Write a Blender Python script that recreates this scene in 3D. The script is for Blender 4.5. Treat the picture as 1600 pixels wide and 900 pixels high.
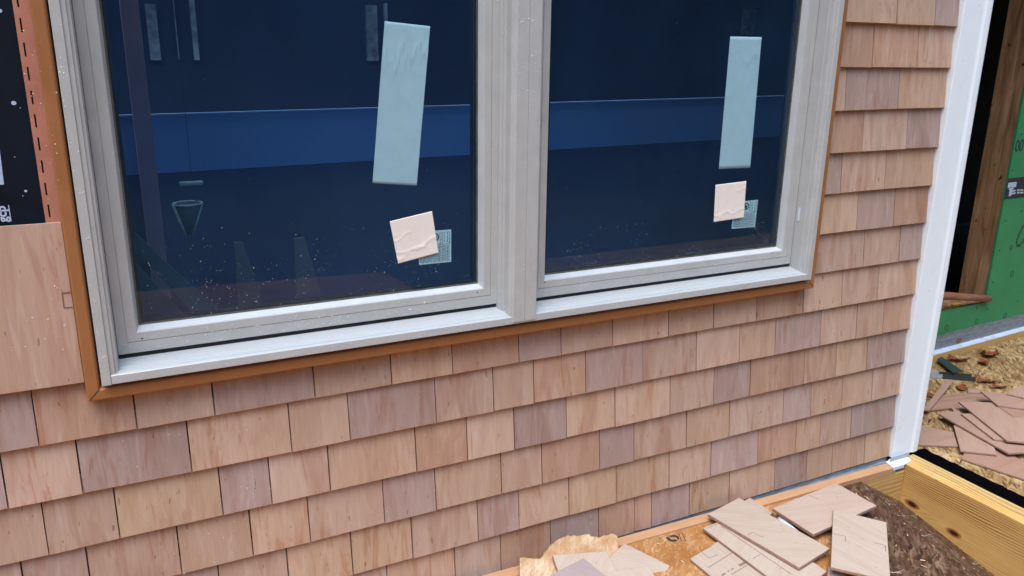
import bpy, bmesh, math, random
from mathutils import Vector, Matrix, noise
R = math.radians
rng = random.Random(7)
scn = bpy.context.scene
for o in list(bpy.data.objects): bpy.data.objects.remove(o)
C = scn.collection

# ------------------------------------------------------------------ camera, sky, sun, exposure
CAM = Vector((0.0, -1.7713, -0.1007)); FPX = 1257.776
CR = Vector((0.89323, -0.44941, 0.01287)).normalized()
CU = Vector((0.11473, 0.25552, 0.95997)).normalized()
CB = CR.cross(CU).normalized(); CU = CB.cross(CR)
cam = bpy.data.cameras.new('camera'); camo = bpy.data.objects.new('camera', cam); C.objects.link(camo)
cam.sensor_width = 36; cam.lens = FPX / 1600 * 36; cam.clip_start = 0.05; cam.clip_end = 2000
M = Matrix((CR, CU, CB)).transposed().to_4x4(); M.translation = CAM
camo.matrix_world = M
scn.camera = camo
w = bpy.data.worlds.new('World'); scn.world = w; w.use_nodes = True
nt = w.node_tree; nt.nodes.clear()
sky = nt.nodes.new('ShaderNodeTexSky'); sky.sky_type = 'NISHITA'; sky.sun_disc = False
SUN_EL, SUN_AZ = R(68), R(226)          # azimuth clockwise from +Y
sky.sun_elevation = SUN_EL; sky.sun_rotation = SUN_AZ; sky.altitude = 0; sky.air_density = 1.0; sky.dust_density = 2.0; sky.ozone_density = 1.0
bg = nt.nodes.new('ShaderNodeBackground'); bg.inputs[1].default_value = 0.15
ow = nt.nodes.new('ShaderNodeOutputWorld')
nt.links.new(sky.outputs[0], bg.inputs[0]); nt.links.new(bg.outputs[0], ow.inputs[0])
sl = bpy.data.lights.new('sun', 'SUN'); sl.energy = 1.5; sl.angle = R(50); sl.color = (0.94, 0.98, 1.0)
so = bpy.data.objects.new('sun', sl); C.objects.link(so)
sd = Vector((math.sin(SUN_AZ) * math.cos(SUN_EL), math.cos(SUN_AZ) * math.cos(SUN_EL), math.sin(SUN_EL)))
so.rotation_euler = sd.to_track_quat('Z', 'Y').to_euler()
vs = scn.view_settings; vs.view_transform = 'Standard'; vs.look = 'None'; vs.exposure = 1.13; vs.gamma = 1.0; vs.use_curve_mapping = False

# ------------------------------------------------------------------ geometry helpers
def at(px, py, n=(0, 1, 0), c=0.0):
    """where the line of sight of a photo point meets the plane n.p = c"""
    v = -CB + CR * ((px - 800) / FPX) + CU * ((450 - py) / FPX)
    n = Vector(n); t = (c - CAM.dot(n)) / v.dot(n)
    return CAM + v * t
def tag(o, label=None, cat=None, group=None, kind=None):
    if label: o['label'] = label
    if cat: o['category'] = cat
    if group: o['group'] = group
    if kind: o['kind'] = kind
    return o
def empty(name, loc=(0, 0, 0)):
    o = bpy.data.objects.new(name, None); C.objects.link(o); o.location = loc; o.empty_display_size = 0.1
    return o
def obj(name, bm, mats, parent=None, smooth=False):
    me = bpy.data.meshes.new(name)
    bmesh.ops.recalc_face_normals(bm, faces=bm.faces)
    bm.to_mesh(me); bm.free()
    for m in (mats if isinstance(mats, (list, tuple)) else [mats]): me.materials.append(m)
    if smooth:
        for p in me.polygons: p.use_smooth = True
    o = bpy.data.objects.new(name, me); C.objects.link(o)
    if parent:
        o.parent = parent; o.location = -Vector(world_loc(parent))
    return o
def world_loc(o):
    v = Vector(o.location)
    while o.parent: o = o.parent; v += Vector(o.location)
    return v
def box(bm, x0, x1, y0, y1, z0, z1, bev=0.0, seg=2, mi=0):
    vs_ = [bm.verts.new((x, y, z)) for x in (x0, x1) for y in (y0, y1) for z in (z0, z1)]
    F = [(0, 1, 3, 2), (4, 6, 7, 5), (0, 4, 5, 1), (2, 3, 7, 6), (0, 2, 6, 4), (1, 5, 7, 3)]
    fs = [bm.faces.new([vs_[i] for i in f]) for f in F]
    for f in fs: f.material_index = mi
    if bev:
        es = list({e for f in fs for e in f.edges})
        r = bmesh.ops.bevel(bm, geom=es, offset=bev, segments=seg, affect='EDGES', profile=0.5)
        for f in r['faces']: f.material_index = mi
def prism(bm, pts, axis, a, b, mi=0):
    """extrude a closed 2D outline along an axis: axis 'x' takes (y,z), 'z' takes (x,y), 'y' takes (x,z)"""
    def P(p, t):
        return {'x': (t, p[0], p[1]), 'z': (p[0], p[1], t), 'y': (p[0], t, p[1])}[axis]
    A = [bm.verts.new(P(p, a)) for p in pts]; B = [bm.verts.new(P(p, b)) for p in pts]
    n = len(pts)
    fs = [bm.faces.new(A), bm.faces.new(B[::-1])]
    for i in range(n): fs.append(bm.faces.new((A[i], B[i], B[(i + 1) % n], A[(i + 1) % n])))
    for f in fs: f.material_index = mi
    return fs
def slab(bm, top, thick, nrm=(0, 0, 1), bev=0.0, mi=0):
    """a flat piece: outline of its upper face, thickness downward along the normal"""
    n = Vector(nrm).normalized()
    T = [bm.verts.new(p) for p in top]; B = [bm.verts.new(Vector(p) - n * thick) for p in top]
    k = len(top); fs = [bm.faces.new(T), bm.faces.new(B[::-1])]
    for i in range(k): fs.append(bm.faces.new((T[i], B[i], B[(i + 1) % k], T[(i + 1) % k])))
    for f in fs: f.material_index = mi
    if bev:
        bmesh.ops.recalc_face_normals(bm, faces=fs)
        bmesh.ops.bevel(bm, geom=list({e for f in fs for e in f.edges}), offset=bev, segments=1, affect='EDGES')
def ring(bm, x0, x1, z0, z1, prof, mi=0):
    """mitred rectangular frame swept from a profile of (side inset, bottom/top inset, y)"""
    rows = []
    for (a, b, y) in prof:
        rows.append([bm.verts.new(p) for p in ((x0 + a, y, z0 + b), (x1 - a, y, z0 + b), (x1 - a, y, z1 - b), (x0 + a, y, z1 - b))])
    for i in range(len(rows) - 1):
        for k in range(4):
            f = bm.faces.new((rows[i][k], rows[i][(k + 1) % 4], rows[i + 1][(k + 1) % 4], rows[i + 1][k])); f.material_index = mi
def tube(bm, pts, r, seg=8):
    rings = []
    for i, p in enumerate(pts):
        p = Vector(p); q = Vector(pts[min(i + 1, len(pts) - 1)]) - Vector(pts[max(i - 1, 0)])
        q.normalize(); s = q.orthogonal().normalized(); t = q.cross(s)
        rr = r[i] if isinstance(r, (list, tuple)) else r
        rings.append([bm.verts.new(p + (s * math.cos(a) + t * math.sin(a)) * rr) for a in [2 * math.pi * k / seg for k in range(seg)]])
    for i in range(len(rings) - 1):
        for k in range(seg): bm.faces.new((rings[i][k], rings[i][(k + 1) % seg], rings[i + 1][(k + 1) % seg], rings[i + 1][k]))
    bm.faces.new(rings[0][::-1]); bm.faces.new(rings[-1])

# ------------------------------------------------------------------ material helpers
class NT:
    def __init__(s, name):
        s.m = bpy.data.materials.new(name); s.m.use_nodes = True; s.t = s.m.node_tree; s.t.nodes.clear()
        s.out = s.n('ShaderNodeOutputMaterial'); s.p = s.n('ShaderNodeBsdfPrincipled')
        s.l(s.p.outputs[0], s.out.inputs[0])
    def n(s, ty, **kw):
        nd = s.t.nodes.new(ty)
        for k, v in kw.items(): setattr(nd, k, v)
        return nd
    def l(s, a, b): s.t.links.new(a, b)
    def coord(s, scale=(1, 1, 1), rot=(0, 0, 0), loc=(0, 0, 0), src='Object'):
        tc = s.n('ShaderNodeTexCoord'); mp = s.n('ShaderNodeMapping')
        mp.inputs['Scale'].default_value = scale; mp.inputs['Rotation'].default_value = rot; mp.inputs['Location'].default_value = loc
        s.l(tc.outputs[src], mp.inputs[0]); return mp.outputs[0]
    def noise(s, vec, scale=1, detail=3, rough=0.5, dist=0.0):
        nd = s.n('ShaderNodeTexNoise'); nd.inputs['Scale'].default_value = scale; nd.inputs['Detail'].default_value = detail
        nd.inputs['Roughness'].default_value = rough; nd.inputs['Distortion'].default_value = dist
        s.l(vec, nd.inputs['Vector']); return nd.outputs[0]
    def ramp(s, fac, stops, interp='LINEAR'):
        r = s.n('ShaderNodeValToRGB'); cr = r.color_ramp; cr.interpolation = interp
        while len(cr.elements) < len(stops): cr.elements.new(0.5)
        for e, (p, c) in zip(cr.elements, stops):
            e.position = p; e.color = (c, c, c, 1) if isinstance(c, (int, float)) else (*c, 1)
        s.l(fac, r.inputs[0]); return r.outputs[0]
    def mix(s, a, b, fac, mode='MIX'):
        m = s.n('ShaderNodeMix', data_type='RGBA', blend_type=mode)
        for v, i in ((fac, 0), (a, 6), (b, 7)):
            if isinstance(v, (int, float)): m.inputs[i].default_value = v if i == 0 else (v, v, v, 1)
            elif isinstance(v, tuple): m.inputs[i].default_value = (*v, 1)
            else: s.l(v, m.inputs[i])
        return m.outputs[2]
    def math(s, op, a, b=None):
        m = s.n('ShaderNodeMath', operation=op)
        for v, i in ((a, 0), (b, 1)):
            if v is None: continue
            if isinstance(v, (int, float)): m.inputs[i].default_value = v
            else: s.l(v, m.inputs[i])
        return m.outputs[0]
    def bump(s, h, strength=0.3, dist=0.002):
        b = s.n('ShaderNodeBump'); b.inputs['Strength'].default_value = strength; b.inputs['Distance'].default_value = dist
        s.l(h, b.inputs['Height']); s.l(b.outputs[0], s.p.inputs['Normal'])
    def fin(s, col, rough=0.6, spec=0.5):
        if isinstance(col, tuple): s.p.inputs['Base Color'].default_value = (*col, 1)
        else: s.l(col, s.p.inputs['Base Color'])
        if isinstance(rough, (int, float)): s.p.inputs['Roughness'].default_value = rough
        else: s.l(rough, s.p.inputs['Roughness'])
        s.p.inputs['Specular IOR Level'].default_value = spec
        return s.m
def paint(name, col, rough=0.45, var=0.08, scale=9, spec=0.5, bump=0.08, stretch=(1, 1, 1)):
    s = NT(name); v = s.coord(stretch); a = s.noise(v, scale, 5, 0.6)
    c = s.mix(tuple(x * (1 - var) for x in col), tuple(min(1, x * (1 + var)) for x in col), s.ramp(a, [(0.3, 0.0), (0.7, 1.0)]))
    f = s.noise(s.coord(), 260, 2)
    s.bump(f, bump, 0.001)
    return s.fin(c, s.ramp(a, [(0.3, rough * 0.8), (0.7, min(1, rough * 1.25))]), spec)
def cedar(name, axis='z', tone=None, streak=0.62, attr=False):
    """wood with fine grain along an axis; tone comes from the piece's own colour"""
    s = NT(name)
    tc = s.n('ShaderNodeTexCoord')
    at_ = s.n('ShaderNodeAttribute'); at_.attribute_name = 'Seed'
    off = s.n('ShaderNodeVectorMath', operation='MULTIPLY_ADD')
    s.l(at_.outputs['Color'], off.inputs[0]); off.inputs[1].default_value = (7, 7, 7) if attr else (0, 0, 0)
    s.l(tc.outputs['Object' if attr else 'Generated' if axis == 'g' else 'Object'], off.inputs[2])
    v0 = off.outputs[0]
    def sc(*k):
        m = s.n('ShaderNodeMapping'); m.inputs['Scale'].default_value = k; s.l(v0, m.inputs[0]); return m.outputs[0]
    order = {'z': (0, 1, 2), 'g': (0, 1, 2), 'x': (2, 1, 0), 'y': (0, 2, 1)}[axis]
    def sv(a, b, c): k = (a, b, c); return sc(*[k[i] for i in order])
    fine = s.noise(sv(170, 170, 7), 1, 4, 0.6, 0.3); wide = s.noise(sv(9, 9, 1.6), 1, 2, 0.5, 0.8)
    mid = s.noise(sv(42, 42, 4.2), 1, 4, 0.6, 1.4)
    big = s.noise(sv(13, 13, 2.6), 1, 2, 0.5, 1.2)
    if attr:
        ca = s.n('ShaderNodeAttribute'); ca.attribute_name = 'Tone'; base = ca.outputs['Color']
    else: base = tone
    base = s.mix(base, s.mix(base, (0.90, 0.86, 0.81), 1.0, 'MULTIPLY'), s.ramp(wide, [(0.44, 0.0), (0.52, 0.8), (0.66, 0.35)]))
    dark = s.mix(base, (0.70, 0.52, 0.44), 1.0, 'MULTIPLY')
    col = s.mix(base, dark, s.ramp(big, [(0.56, 0.0), (0.62, streak * .45), (0.78, streak)]))
    red = s.mix(base, (0.80, 0.54, 0.42), 1.0, 'MULTIPLY')
    zone = s.noise(sv(5.5, 5.5, 2.2), 1, 1); zm = s.math('MULTIPLY', s.ramp(mid, [(0.54, 0.0), (0.64, 1.0 * streak)]), s.ramp(zone, [(0.46, 0.12), (0.58, 1.0)]))
    col = s.mix(col, red, zm)
    lite = s.mix(base, (1.0, 0.96, 0.92), 0.25)
    col = s.mix(col, lite, s.ramp(mid, [(0.30, 0.35), (0.44, 0.0)]))
    col = s.mix(col, s.mix(col, (0.80, 0.74, 0.70), 1.0, 'MULTIPLY'), s.ramp(fine, [(0.42, 0.0), (0.72, 0.38)]))
    sp = s.noise(sv(120, 120, 30), 1, 1, 0.5, 0.0)
    col = s.mix(col, (0.16, 0.075, 0.045), s.ramp(sp, [(0.735, 0.0), (0.76, 0.6)]))
    s.bump(fine, 0.35, 0.0012)
    return s.fin(col, s.ramp(big, [(0.35, 0.48), (0.7, 0.66)]), 0.35)
def osb(name, cols, sc=1.0, rough=0.6, wet=0.0, wetcol=(0.05, 0.03, 0.02), bmp=0.35):
    s = NT(name); tc = s.n('ShaderNodeTexCoord')
    nz = s.n('ShaderNodeTexNoise'); nz.inputs['Scale'].default_value = 9 * sc; s.l(tc.outputs['Object'], nz.inputs['Vector'])
    ds = s.n('ShaderNodeVectorMath', operation='MULTIPLY_ADD'); s.l(nz.outputs['Color'], ds.inputs[0]); ds.inputs[1].default_value = (0.014, 0.014, 0.014); s.l(tc.outputs['Object'], ds.inputs[2])
    hs = []
    for i, (rz, sx, sy) in enumerate(((0.5, 22, 95), (1.35, 26, 110), (-0.5, 20, 88), (2.3, 30, 120))):
        m1 = s.n('ShaderNodeMapping'); m1.inputs['Rotation'].default_value = (0, 0, rz); m1.inputs['Location'].default_value = (i * 3.1, i * 1.7, 0); s.l(ds.outputs[0], m1.inputs[0])
        m2 = s.n('ShaderNodeMapping'); m2.inputs['Scale'].default_value = (sx * sc, sy * sc, 1.0); s.l(m1.outputs[0], m2.inputs[0])
        vo = s.n('ShaderNodeTexVoronoi', voronoi_dimensions='2D'); vo.inputs['Scale'].default_value = 1.0; vo.inputs['Randomness'].default_value = 1.0; s.l(m2.outputs[0], vo.inputs['Vector'])
        sep = s.n('ShaderNodeSeparateColor'); s.l(vo.outputs['Color'], sep.inputs[0]); hs.append((sep.outputs[0], vo.outputs['Distance'], sep.outputs[1]))
    f = hs[0][0]
    for i in range(1, 4):
        f2 = s.n('ShaderNodeMix', data_type='FLOAT'); s.l(s.ramp(hs[i][2], [(0.45, 0.0), (0.55, 1.0)]), f2.inputs[0]); s.l(f, f2.inputs[2]); s.l(hs[i][0], f2.inputs[3]); f = f2.outputs[0]
    n = len(cols)
    col = s.ramp(f, [(i / (n - 1), c) for i, c in enumerate(cols)])
    pat = s.noise(s.coord((1, 1, 1)), 5 * sc, 4, 0.6)
    col = s.mix(col, s.mix(col, (0.62, 0.55, 0.48), 1.0, 'MULTIPLY'), s.ramp(pat, [(0.42, 0.0), (0.68, 0.8)]))
    rr = rough
    if wet:
        wn = s.noise(s.coord((1, 1, 1), loc=(3, 5, 1)), 7, 5, 0.65, 0.4)
        wm = s.ramp(wn, [(0.40, 0.0), (0.58, wet)])
        col = s.mix(col, wetcol, wm); rr = s.mix(rough, 0.28, wm)
    s.bump(f, bmp, 0.002)
    return s.fin(col, rr, 0.4)
def pine(name, light, dark, axis='x', rings=150, knots=(), rough=0.55):
    """sawn softwood: growth lines along an axis, bending round given knots (u along, v across)"""
    s = NT(name); tc = s.n('ShaderNodeTexCoord'); sp = s.n('ShaderNodeSeparateXYZ'); s.l(tc.outputs['Object'], sp.inputs[0])
    u = sp.outputs[{'x': 0, 'y': 1}[axis]]; v = sp.outputs[2]; wv = sp.outputs[{'x': 1, 'y': 0}[axis]]
    dn = s.noise(s.coord({'x': (2.2, 9, 9), 'y': (9, 2.2, 9)}[axis]), 1, 2, 0.5)
    ph = s.math('ADD', s.math('ADD', v, s.math('MULTIPLY', wv, 0.7)), s.math('MULTIPLY', dn, 0.05))
    kmask = None
    for (ku, kv, ru, rv) in knots:
        du = s.math('SUBTRACT', u, ku); dv = s.math('SUBTRACT', v, kv)
        d2 = s.math('ADD', s.math('POWER', s.math('ABSOLUTE', s.math('DIVIDE', du, ru)), 2), s.math('POWER', s.math('ABSOLUTE', s.math('DIVIDE', dv, rv)), 2))
        ex = s.math('EXPONENT', s.math('MULTIPLY', d2, -0.22))
        ph = s.math('SUBTRACT', ph, s.math('MULTIPLY', dv, ex))
        k = s.math('EXPONENT', s.math('MULTIPLY', d2, -1.1)); kmask = k if kmask is None else s.math('MAXIMUM', kmask, k)
    fr = s.math('SINE', s.math('MULTIPLY', ph, rings * 6.283))
    line = s.ramp(s.math('ADD', s.math('MULTIPLY', fr, 0.5), 0.5), [(0.25, 0.0), (0.85, 1.0)])
    patch = s.noise(s.coord({'x': (2.5, 14, 14), 'y': (14, 2.5, 14)}[axis], loc=(4, 4, 4)), 1, 2, 0.5)
    if knots: line = s.math('MULTIPLY', line, s.ramp(s.math('ADD', v, 2.0), [(0.33, 0.35), (0.40, 1.0)]))
    line = s.math('MULTIPLY', line, s.ramp(patch, [(0.32, 0.25), (0.6, 1.0)]))
    col = s.mix(light, dark, line)
    fine = s.noise(s.coord({'x': (12, 300, 300), 'y': (300, 12, 300)}[axis]), 1, 3, 0.6)
    col = s.mix(col, s.mix(col, (0.82, 0.72, 0.6), 1.0, 'MULTIPLY'), s.ramp(fine, [(0.4, 0.0), (0.7, 0.6)]))
    if kmask is not None:
        col = s.mix(col, (0.30, 0.095, 0.022), s.ramp(kmask, [(0.20, 0.0), (0.42, 0.85)]))
        col = s.mix(col, (0.05, 0.016, 0.008), s.ramp(kmask, [(0.55, 0.0), (0.78, 1.0)]))
    s.bump(line, 0.2, 0.0008)
    return s.fin(col, rough, 0.4)

MT = {}
MT['shingle'] = cedar('cedar_shingles', attr=True)
MT['frame'] = paint('grey_frame_paint', (0.445, 0.456, 0.444), 0.42, 0.05, 22, bump=0.12)
MT['sill'] = paint('wet_grey_sill', (0.45, 0.475, 0.485), 0.32, 0.06, 30, bump=0.15, stretch=(0.3, 4, 1))
MT['sill'].node_tree.nodes['Principled BSDF'].inputs['Coat Weight'].default_value = 0.9; MT['sill'].node_tree.nodes['Principled BSDF'].inputs['Coat Roughness'].default_value = 0.18
MT['bead'] = paint('grey_bead', (0.50, 0.525, 0.535), 0.35, 0.05, 22)
MT['black'] = paint('black_gasket', (0.006, 0.006, 0.006), 0.5, 0.2)
MT['seal'] = paint('olive_sealant', (0.085, 0.082, 0.055), 0.6, 0.4, 40)
MT['trim'] = paint('brown_vinyl', (0.335, 0.138, 0.050), 0.42, 0.06, 14)
MT['flange'] = paint('pink_brown_vinyl', (0.46, 0.20, 0.135), 0.5, 0.10, 25)
MT['white'] = paint('white_board_paint', (0.84, 0.92, 0.965), 0.30, 0.02, 6, bump=0.03)
MT['membrane'] = paint('black_membrane', (0.0045, 0.0085, 0.017), 0.7, 0.3, 12, spec=0.15)
MT['print'] = paint('white_print', (0.42, 0.52, 0.68), 0.6, 0.15, 60)
MT['metal'] = paint('dull_aluminium', (0.34, 0.38, 0.42), 0.35, 0.25, 16, stretch=(1, 5, 5))
MT['metal_light'] = paint('bright_aluminium', (0.60, 0.70, 0.83), 0.3, 0.1, 10)
MT['dark_metal'] = paint('dark_coated_metal', (0.035, 0.048, 0.050), 0.35, 0.2, 15)
MT['steel'] = paint('galvanised_steel', (0.55, 0.56, 0.58), 0.25, 0.1, 15)
MT['black_felt'] = paint('black_felt', (0.0025, 0.0025, 0.003), 0.95, 0.5, 60, spec=0.0, bump=0.8)
MT['paper'] = paint('pale_paper', (0.84, 0.81, 0.76), 0.7, 0.04, 30)
MT['ink'] = paint('black_ink', (0.02, 0.022, 0.03), 0.7, 0.1)
MT['pencil'] = paint('faint_pencil_line', (0.20, 0.13, 0.10), 0.8, 0.1)
MT['leaf'] = paint('wet_orange_leaf', (0.235, 0.070, 0.028), 0.3, 0.35, 35)
MT['plastic'] = paint('white_plastic', (0.80, 0.83, 0.86), 0.2, 0.02)
MT['yellow'] = paint('yellow_scrap', (0.6, 0.36, 0.03), 0.5, 0.1)

def pink_card():
    s = NT('pink_card'); a = s.noise(s.coord((60, 60, 14)), 1, 3, 0.6)
    c = s.mix((0.86, 0.80, 0.735), (0.82, 0.745, 0.675), s.ramp(a, [(0.35, 0.0), (0.7, 1.0)]))
    return s.fin(c, 0.55, 0.3)
MT['card'] = pink_card()
def glass_mat():
    s = NT('tinted_glass'); t = s.t; t.nodes.remove(s.p)
    tr = s.n('ShaderNodeBsdfTransparent'); tr.inputs[0].default_value = (0.66, 0.85, 0.925, 1)
    gl = s.n('ShaderNodeBsdfGlossy'); gl.inputs['Roughness'].default_value = 0.0; gl.inputs['Color'].default_value = (0.85, 0.95, 1.0, 1)
    fr = s.n('ShaderNodeFresnel'); ge = s.n('ShaderNodeNewGeometry'); s.l(s.math('ADD', 1.5, s.math('MULTIPLY', ge.outputs['Backfacing'], 1 / 1.5 - 1.5)), fr.inputs[0])
    mx = s.n('ShaderNodeMixShader'); s.l(fr.outputs[0], mx.inputs[0]); s.l(tr.outputs[0], mx.inputs[1]); s.l(gl.outputs[0], mx.inputs[2])
    df = s.n('ShaderNodeBsdfDiffuse'); df.inputs[0].default_value = (0.13, 0.32, 0.72, 1)      # blue haze mixed into the glass to lighten the dark panes
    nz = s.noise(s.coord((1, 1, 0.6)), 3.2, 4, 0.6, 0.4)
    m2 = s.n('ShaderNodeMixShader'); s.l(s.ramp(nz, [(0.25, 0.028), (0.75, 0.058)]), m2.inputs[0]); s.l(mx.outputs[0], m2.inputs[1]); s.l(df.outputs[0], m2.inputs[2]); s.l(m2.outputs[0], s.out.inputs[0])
    return s.m
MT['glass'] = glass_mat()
def clear_mat():
    s = NT('clear_edge'); tr = s.n('ShaderNodeBsdfTransparent'); s.l(tr.outputs[0], s.out.inputs[0]); return s.m
MT['clear'] = clear_mat()
def drop_mat():
    s = NT('water_drop'); s.p.inputs['Base Color'].default_value = (1, 1, 1, 1); s.p.inputs['Roughness'].default_value = 0.12
    s.p.inputs['Alpha'].default_value = 0.6; s.p.inputs['Specular IOR Level'].default_value = 1.0; return s.m
MT['drop'] = drop_mat()
def green_board():
    s = NT('green_sheathing'); a = s.noise(s.coord(), 4, 4, 0.6); b = s.noise(s.coord(), 70, 3)
    c = s.mix((0.034, 0.215, 0.085), (0.046, 0.265, 0.110), s.ramp(a, [(0.3, 0.0), (0.7, 1.0)]))
    s.bump(b, 0.15, 0.001); return s.fin(c, 0.55, 0.3)
MT['green'] = green_board()
MT['flash'] = paint('grey_base_flashing', (0.17, 0.205, 0.235), 0.35, 0.35, 22, stretch=(1, 5, 5))
MT['osb'] = osb('osb_weathered', [(0.11, 0.055, 0.020), (0.32, 0.19, 0.075), (0.42, 0.27, 0.115), (0.62, 0.46, 0.25), (0.24, 0.125, 0.045)], 1.0, 0.6, 0.35, (0.16, 0.085, 0.030), 0.10)
MT['osb_orange'] = osb('osb_orange', [(0.38, 0.17, 0.055), (0.42, 0.205, 0.070), (0.44, 0.225, 0.080), (0.56, 0.35, 0.19), (0.36, 0.155, 0.045)], 1.4, 0.5, 0.45, (0.34, 0.125, 0.026))
MT['osb_pale'] = osb('osb_torn', [(0.46, 0.29, 0.15), (0.56, 0.40, 0.25), (0.60, 0.45, 0.30), (0.64, 0.50, 0.36), (0.50, 0.31, 0.15)], 2.0, 0.8, 0.7, (0.40, 0.19, 0.06), 0.08)
MT['osb_wet'] = osb('osb_wet_brown', [(0.035, 0.019, 0.012), (0.085, 0.046, 0.027), (0.12, 0.070, 0.042), (0.25, 0.16, 0.105), (0.12, 0.045, 0.020)], 1.35, 0.75, 0.55, (0.050, 0.025, 0.016), 0.1)
MT['osb_wet'].node_tree.nodes['Principled BSDF'].inputs['Specular IOR Level'].default_value = 0.12
MT['wall_core'] = paint('wall_core', (0.12, 0.09, 0.06), 0.9)
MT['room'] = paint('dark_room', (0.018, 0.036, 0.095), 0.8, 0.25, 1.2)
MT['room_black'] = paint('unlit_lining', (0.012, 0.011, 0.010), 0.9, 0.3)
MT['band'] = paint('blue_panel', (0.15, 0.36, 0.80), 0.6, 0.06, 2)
MT['lean'] = paint('dim_teal_board', (0.06, 0.085, 0.115), 0.8, 0.2, 6)
MT['lean2'] = paint('dim_pinkish_board', (0.085, 0.08, 0.11), 0.8, 0.2, 6)
MT['lamp'] = paint('pale_lamp_rim', (0.48, 0.56, 0.50), 0.5, 0.3, 30)
MT['lamp_body'] = paint('grey_lamp_body', (0.17, 0.22, 0.26), 0.6, 0.2, 12)
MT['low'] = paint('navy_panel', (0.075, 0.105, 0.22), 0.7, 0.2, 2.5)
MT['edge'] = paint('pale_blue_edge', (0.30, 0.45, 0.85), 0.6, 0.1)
MT['pale_room'] = paint('pale_grey_board', (0.40, 0.46, 0.50), 0.8, 0.6, 9)
MT['stud_in'] = paint('faded_pink_stud', (0.42, 0.29, 0.40), 0.8, 0.2, 5)

# ------------------------------------------------------------------ ground, decks, far woods (seen in the panes)
N1 = Vector((0.03, 0, 1)); C1 = -1.4719              # the board deck, nearly level
NS = Vector((0.60, -0.19, 1)); CS = -0.1722            # its wet corner sheet, falling to the curb
def deck_z(x): return C1 - 0.03 * x
def slope_z(x, y): return CS - 0.60 * x + 0.19 * y
def onp3(x, y, dz=0.0): return (x, y, deck_z(x) + dz)
Z2 = -1.555
def sheet(name, pts, mat, kind='structure'):
    bm = bmesh.new(); bm.faces.new([bm.verts.new(p) for p in pts]); return tag(obj(name, bm, mat), kind=kind)
gm = NT('grass_ground'); gc = gm.mix((0.035, 0.055, 0.02), (0.07, 0.075, 0.035), gm.noise(gm.coord(), 0.6, 6, 0.7)); MT['ground'] = gm.fin(gc, 0.95, 0.1)
sheet('ground', [(-600, -600, -2.75), (600, -600, -2.75), (600, 600, -2.75), (-600, 600, -2.75)], MT['ground'])
bm = bmesh.new(); slab(bm, [onp3(-4, -3.2), onp3(1.6, -3.2), onp3(1.84, -0.36), onp3(2.05, -0.0570), onp3(-4, -0.0570)], 0.012, N1)
tag(obj('deck', bm, MT['osb_orange']), kind='structure')
def fold_x(y):                                           # where the corner sheet starts to fall
    lo, hi = 0.0, 2.5
    for _ in range(40):
        m = (lo + hi) / 2
        if slope_z(m, y) > deck_z(m) - 0.004: lo = m
        else: hi = m
    return lo
bm = bmesh.new(); A, B = fold_x(-0.057), fold_x(-3.2)
V = [bm.verts.new(p) for p in (onp3(2.055, -0.0572, -.004), (A, -0.0572, deck_z(A) - .004), (2.5045, -0.0572, slope_z(2.5045, -0.0572)), (2.5045, -3.2, slope_z(2.5045, -3.2)), (B, -3.2, deck_z(B) - .004), onp3(0.7, -3.2, -.014), onp3(1.80, -0.40, -.014))]
bm.faces.new((V[0], V[1], V[4], V[5], V[6])); bm.faces.new((V[1], V[2], V[3], V[4]))
tag(obj('deck', bm, MT['osb_wet']), kind='structure')
bm = bmesh.new(); slab(bm, [(2.600, -3.2, Z2), (9, -3.2, Z2), (9, 1.2, Z2), (2.600, 1.2, Z2)], 0.02)
tag(obj('deck', bm, MT['osb']), kind='structure')

# ------------------------------------------------------------------ house wall with its shingles
WX0, WX1, WZ0, WZ1 = -0.056, 1.917, -0.762, 0.75       # window outline
E_ = 0.127
wall = tag(empty('shingled_house_wall', (1.0, 0.0, -1.52)), 'pink-brown cedar shingled house wall around the twin window', 'wall')
bm = bmesh.new()
box(bm, -3.0, WX0 - 0.002, 0.0205, 0.12, -1.75, 1.3); box(bm, WX1 + 0.002, 2.585, 0.0205, 0.12, -1.75, 1.3)
box(bm, WX0 - 0.002, WX1 + 0.002, 0.0205, 0.12, -1.75, WZ0 + 0.006); box(bm, WX0 - 0.002, WX1 + 0.002, 0.0205, 0.12, WZ1, 1.3)
obj('wall_core', bm, MT['wall_core'], wall)
JN = {0: [2.194, 2.368], 1: [2.115, 2.316], 2: [2.021, 2.255], 3: [2.119, 2.32], 4: [2.048, 2.247], 5: [2.142, 2.315], 6: [2.197, 2.369],
  7: [-0.186, -0.002, 0.157, 0.382, 0.571, 0.734, 0.924, 1.053, 1.219, 1.415, 1.582, 1.751, 1.946, 2.119, 2.289],
  8: [-0.258, -0.121, 0.097, 0.32, 0.461, 0.687, 0.851, 0.972, 1.137, 1.332, 1.528, 1.697, 1.845, 2.043, 2.21, 2.341],
  9: [-0.201, -0.064, 0.154, 0.265, 0.406, 0.631, 0.775, 0.915, 1.079, 1.243, 1.44, 1.608, 1.756, 1.989, 2.136, 2.285],
  10: [-0.256, -0.133, 0.052, 0.212, 0.35, 0.541, 0.683, 0.876, 1.004, 1.196, 1.318, 1.514, 1.685, 1.915, 2.04, 2.188, 2.336],
  11: [-0.19, -0.02, 0.131, 0.291, 0.452, 0.615, 0.806, 0.933, 1.097, 1.262, 1.458, 1.623, 1.821, 1.99, 2.104, 2.254],
  12: [-0.15, 0.05, 0.22, 0.38, 0.544, 0.737, 0.878, 1.04, 1.206, 1.336, 1.401, 1.548, 1.713, 1.911, 2.059, 2.182, 2.346]}
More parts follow.
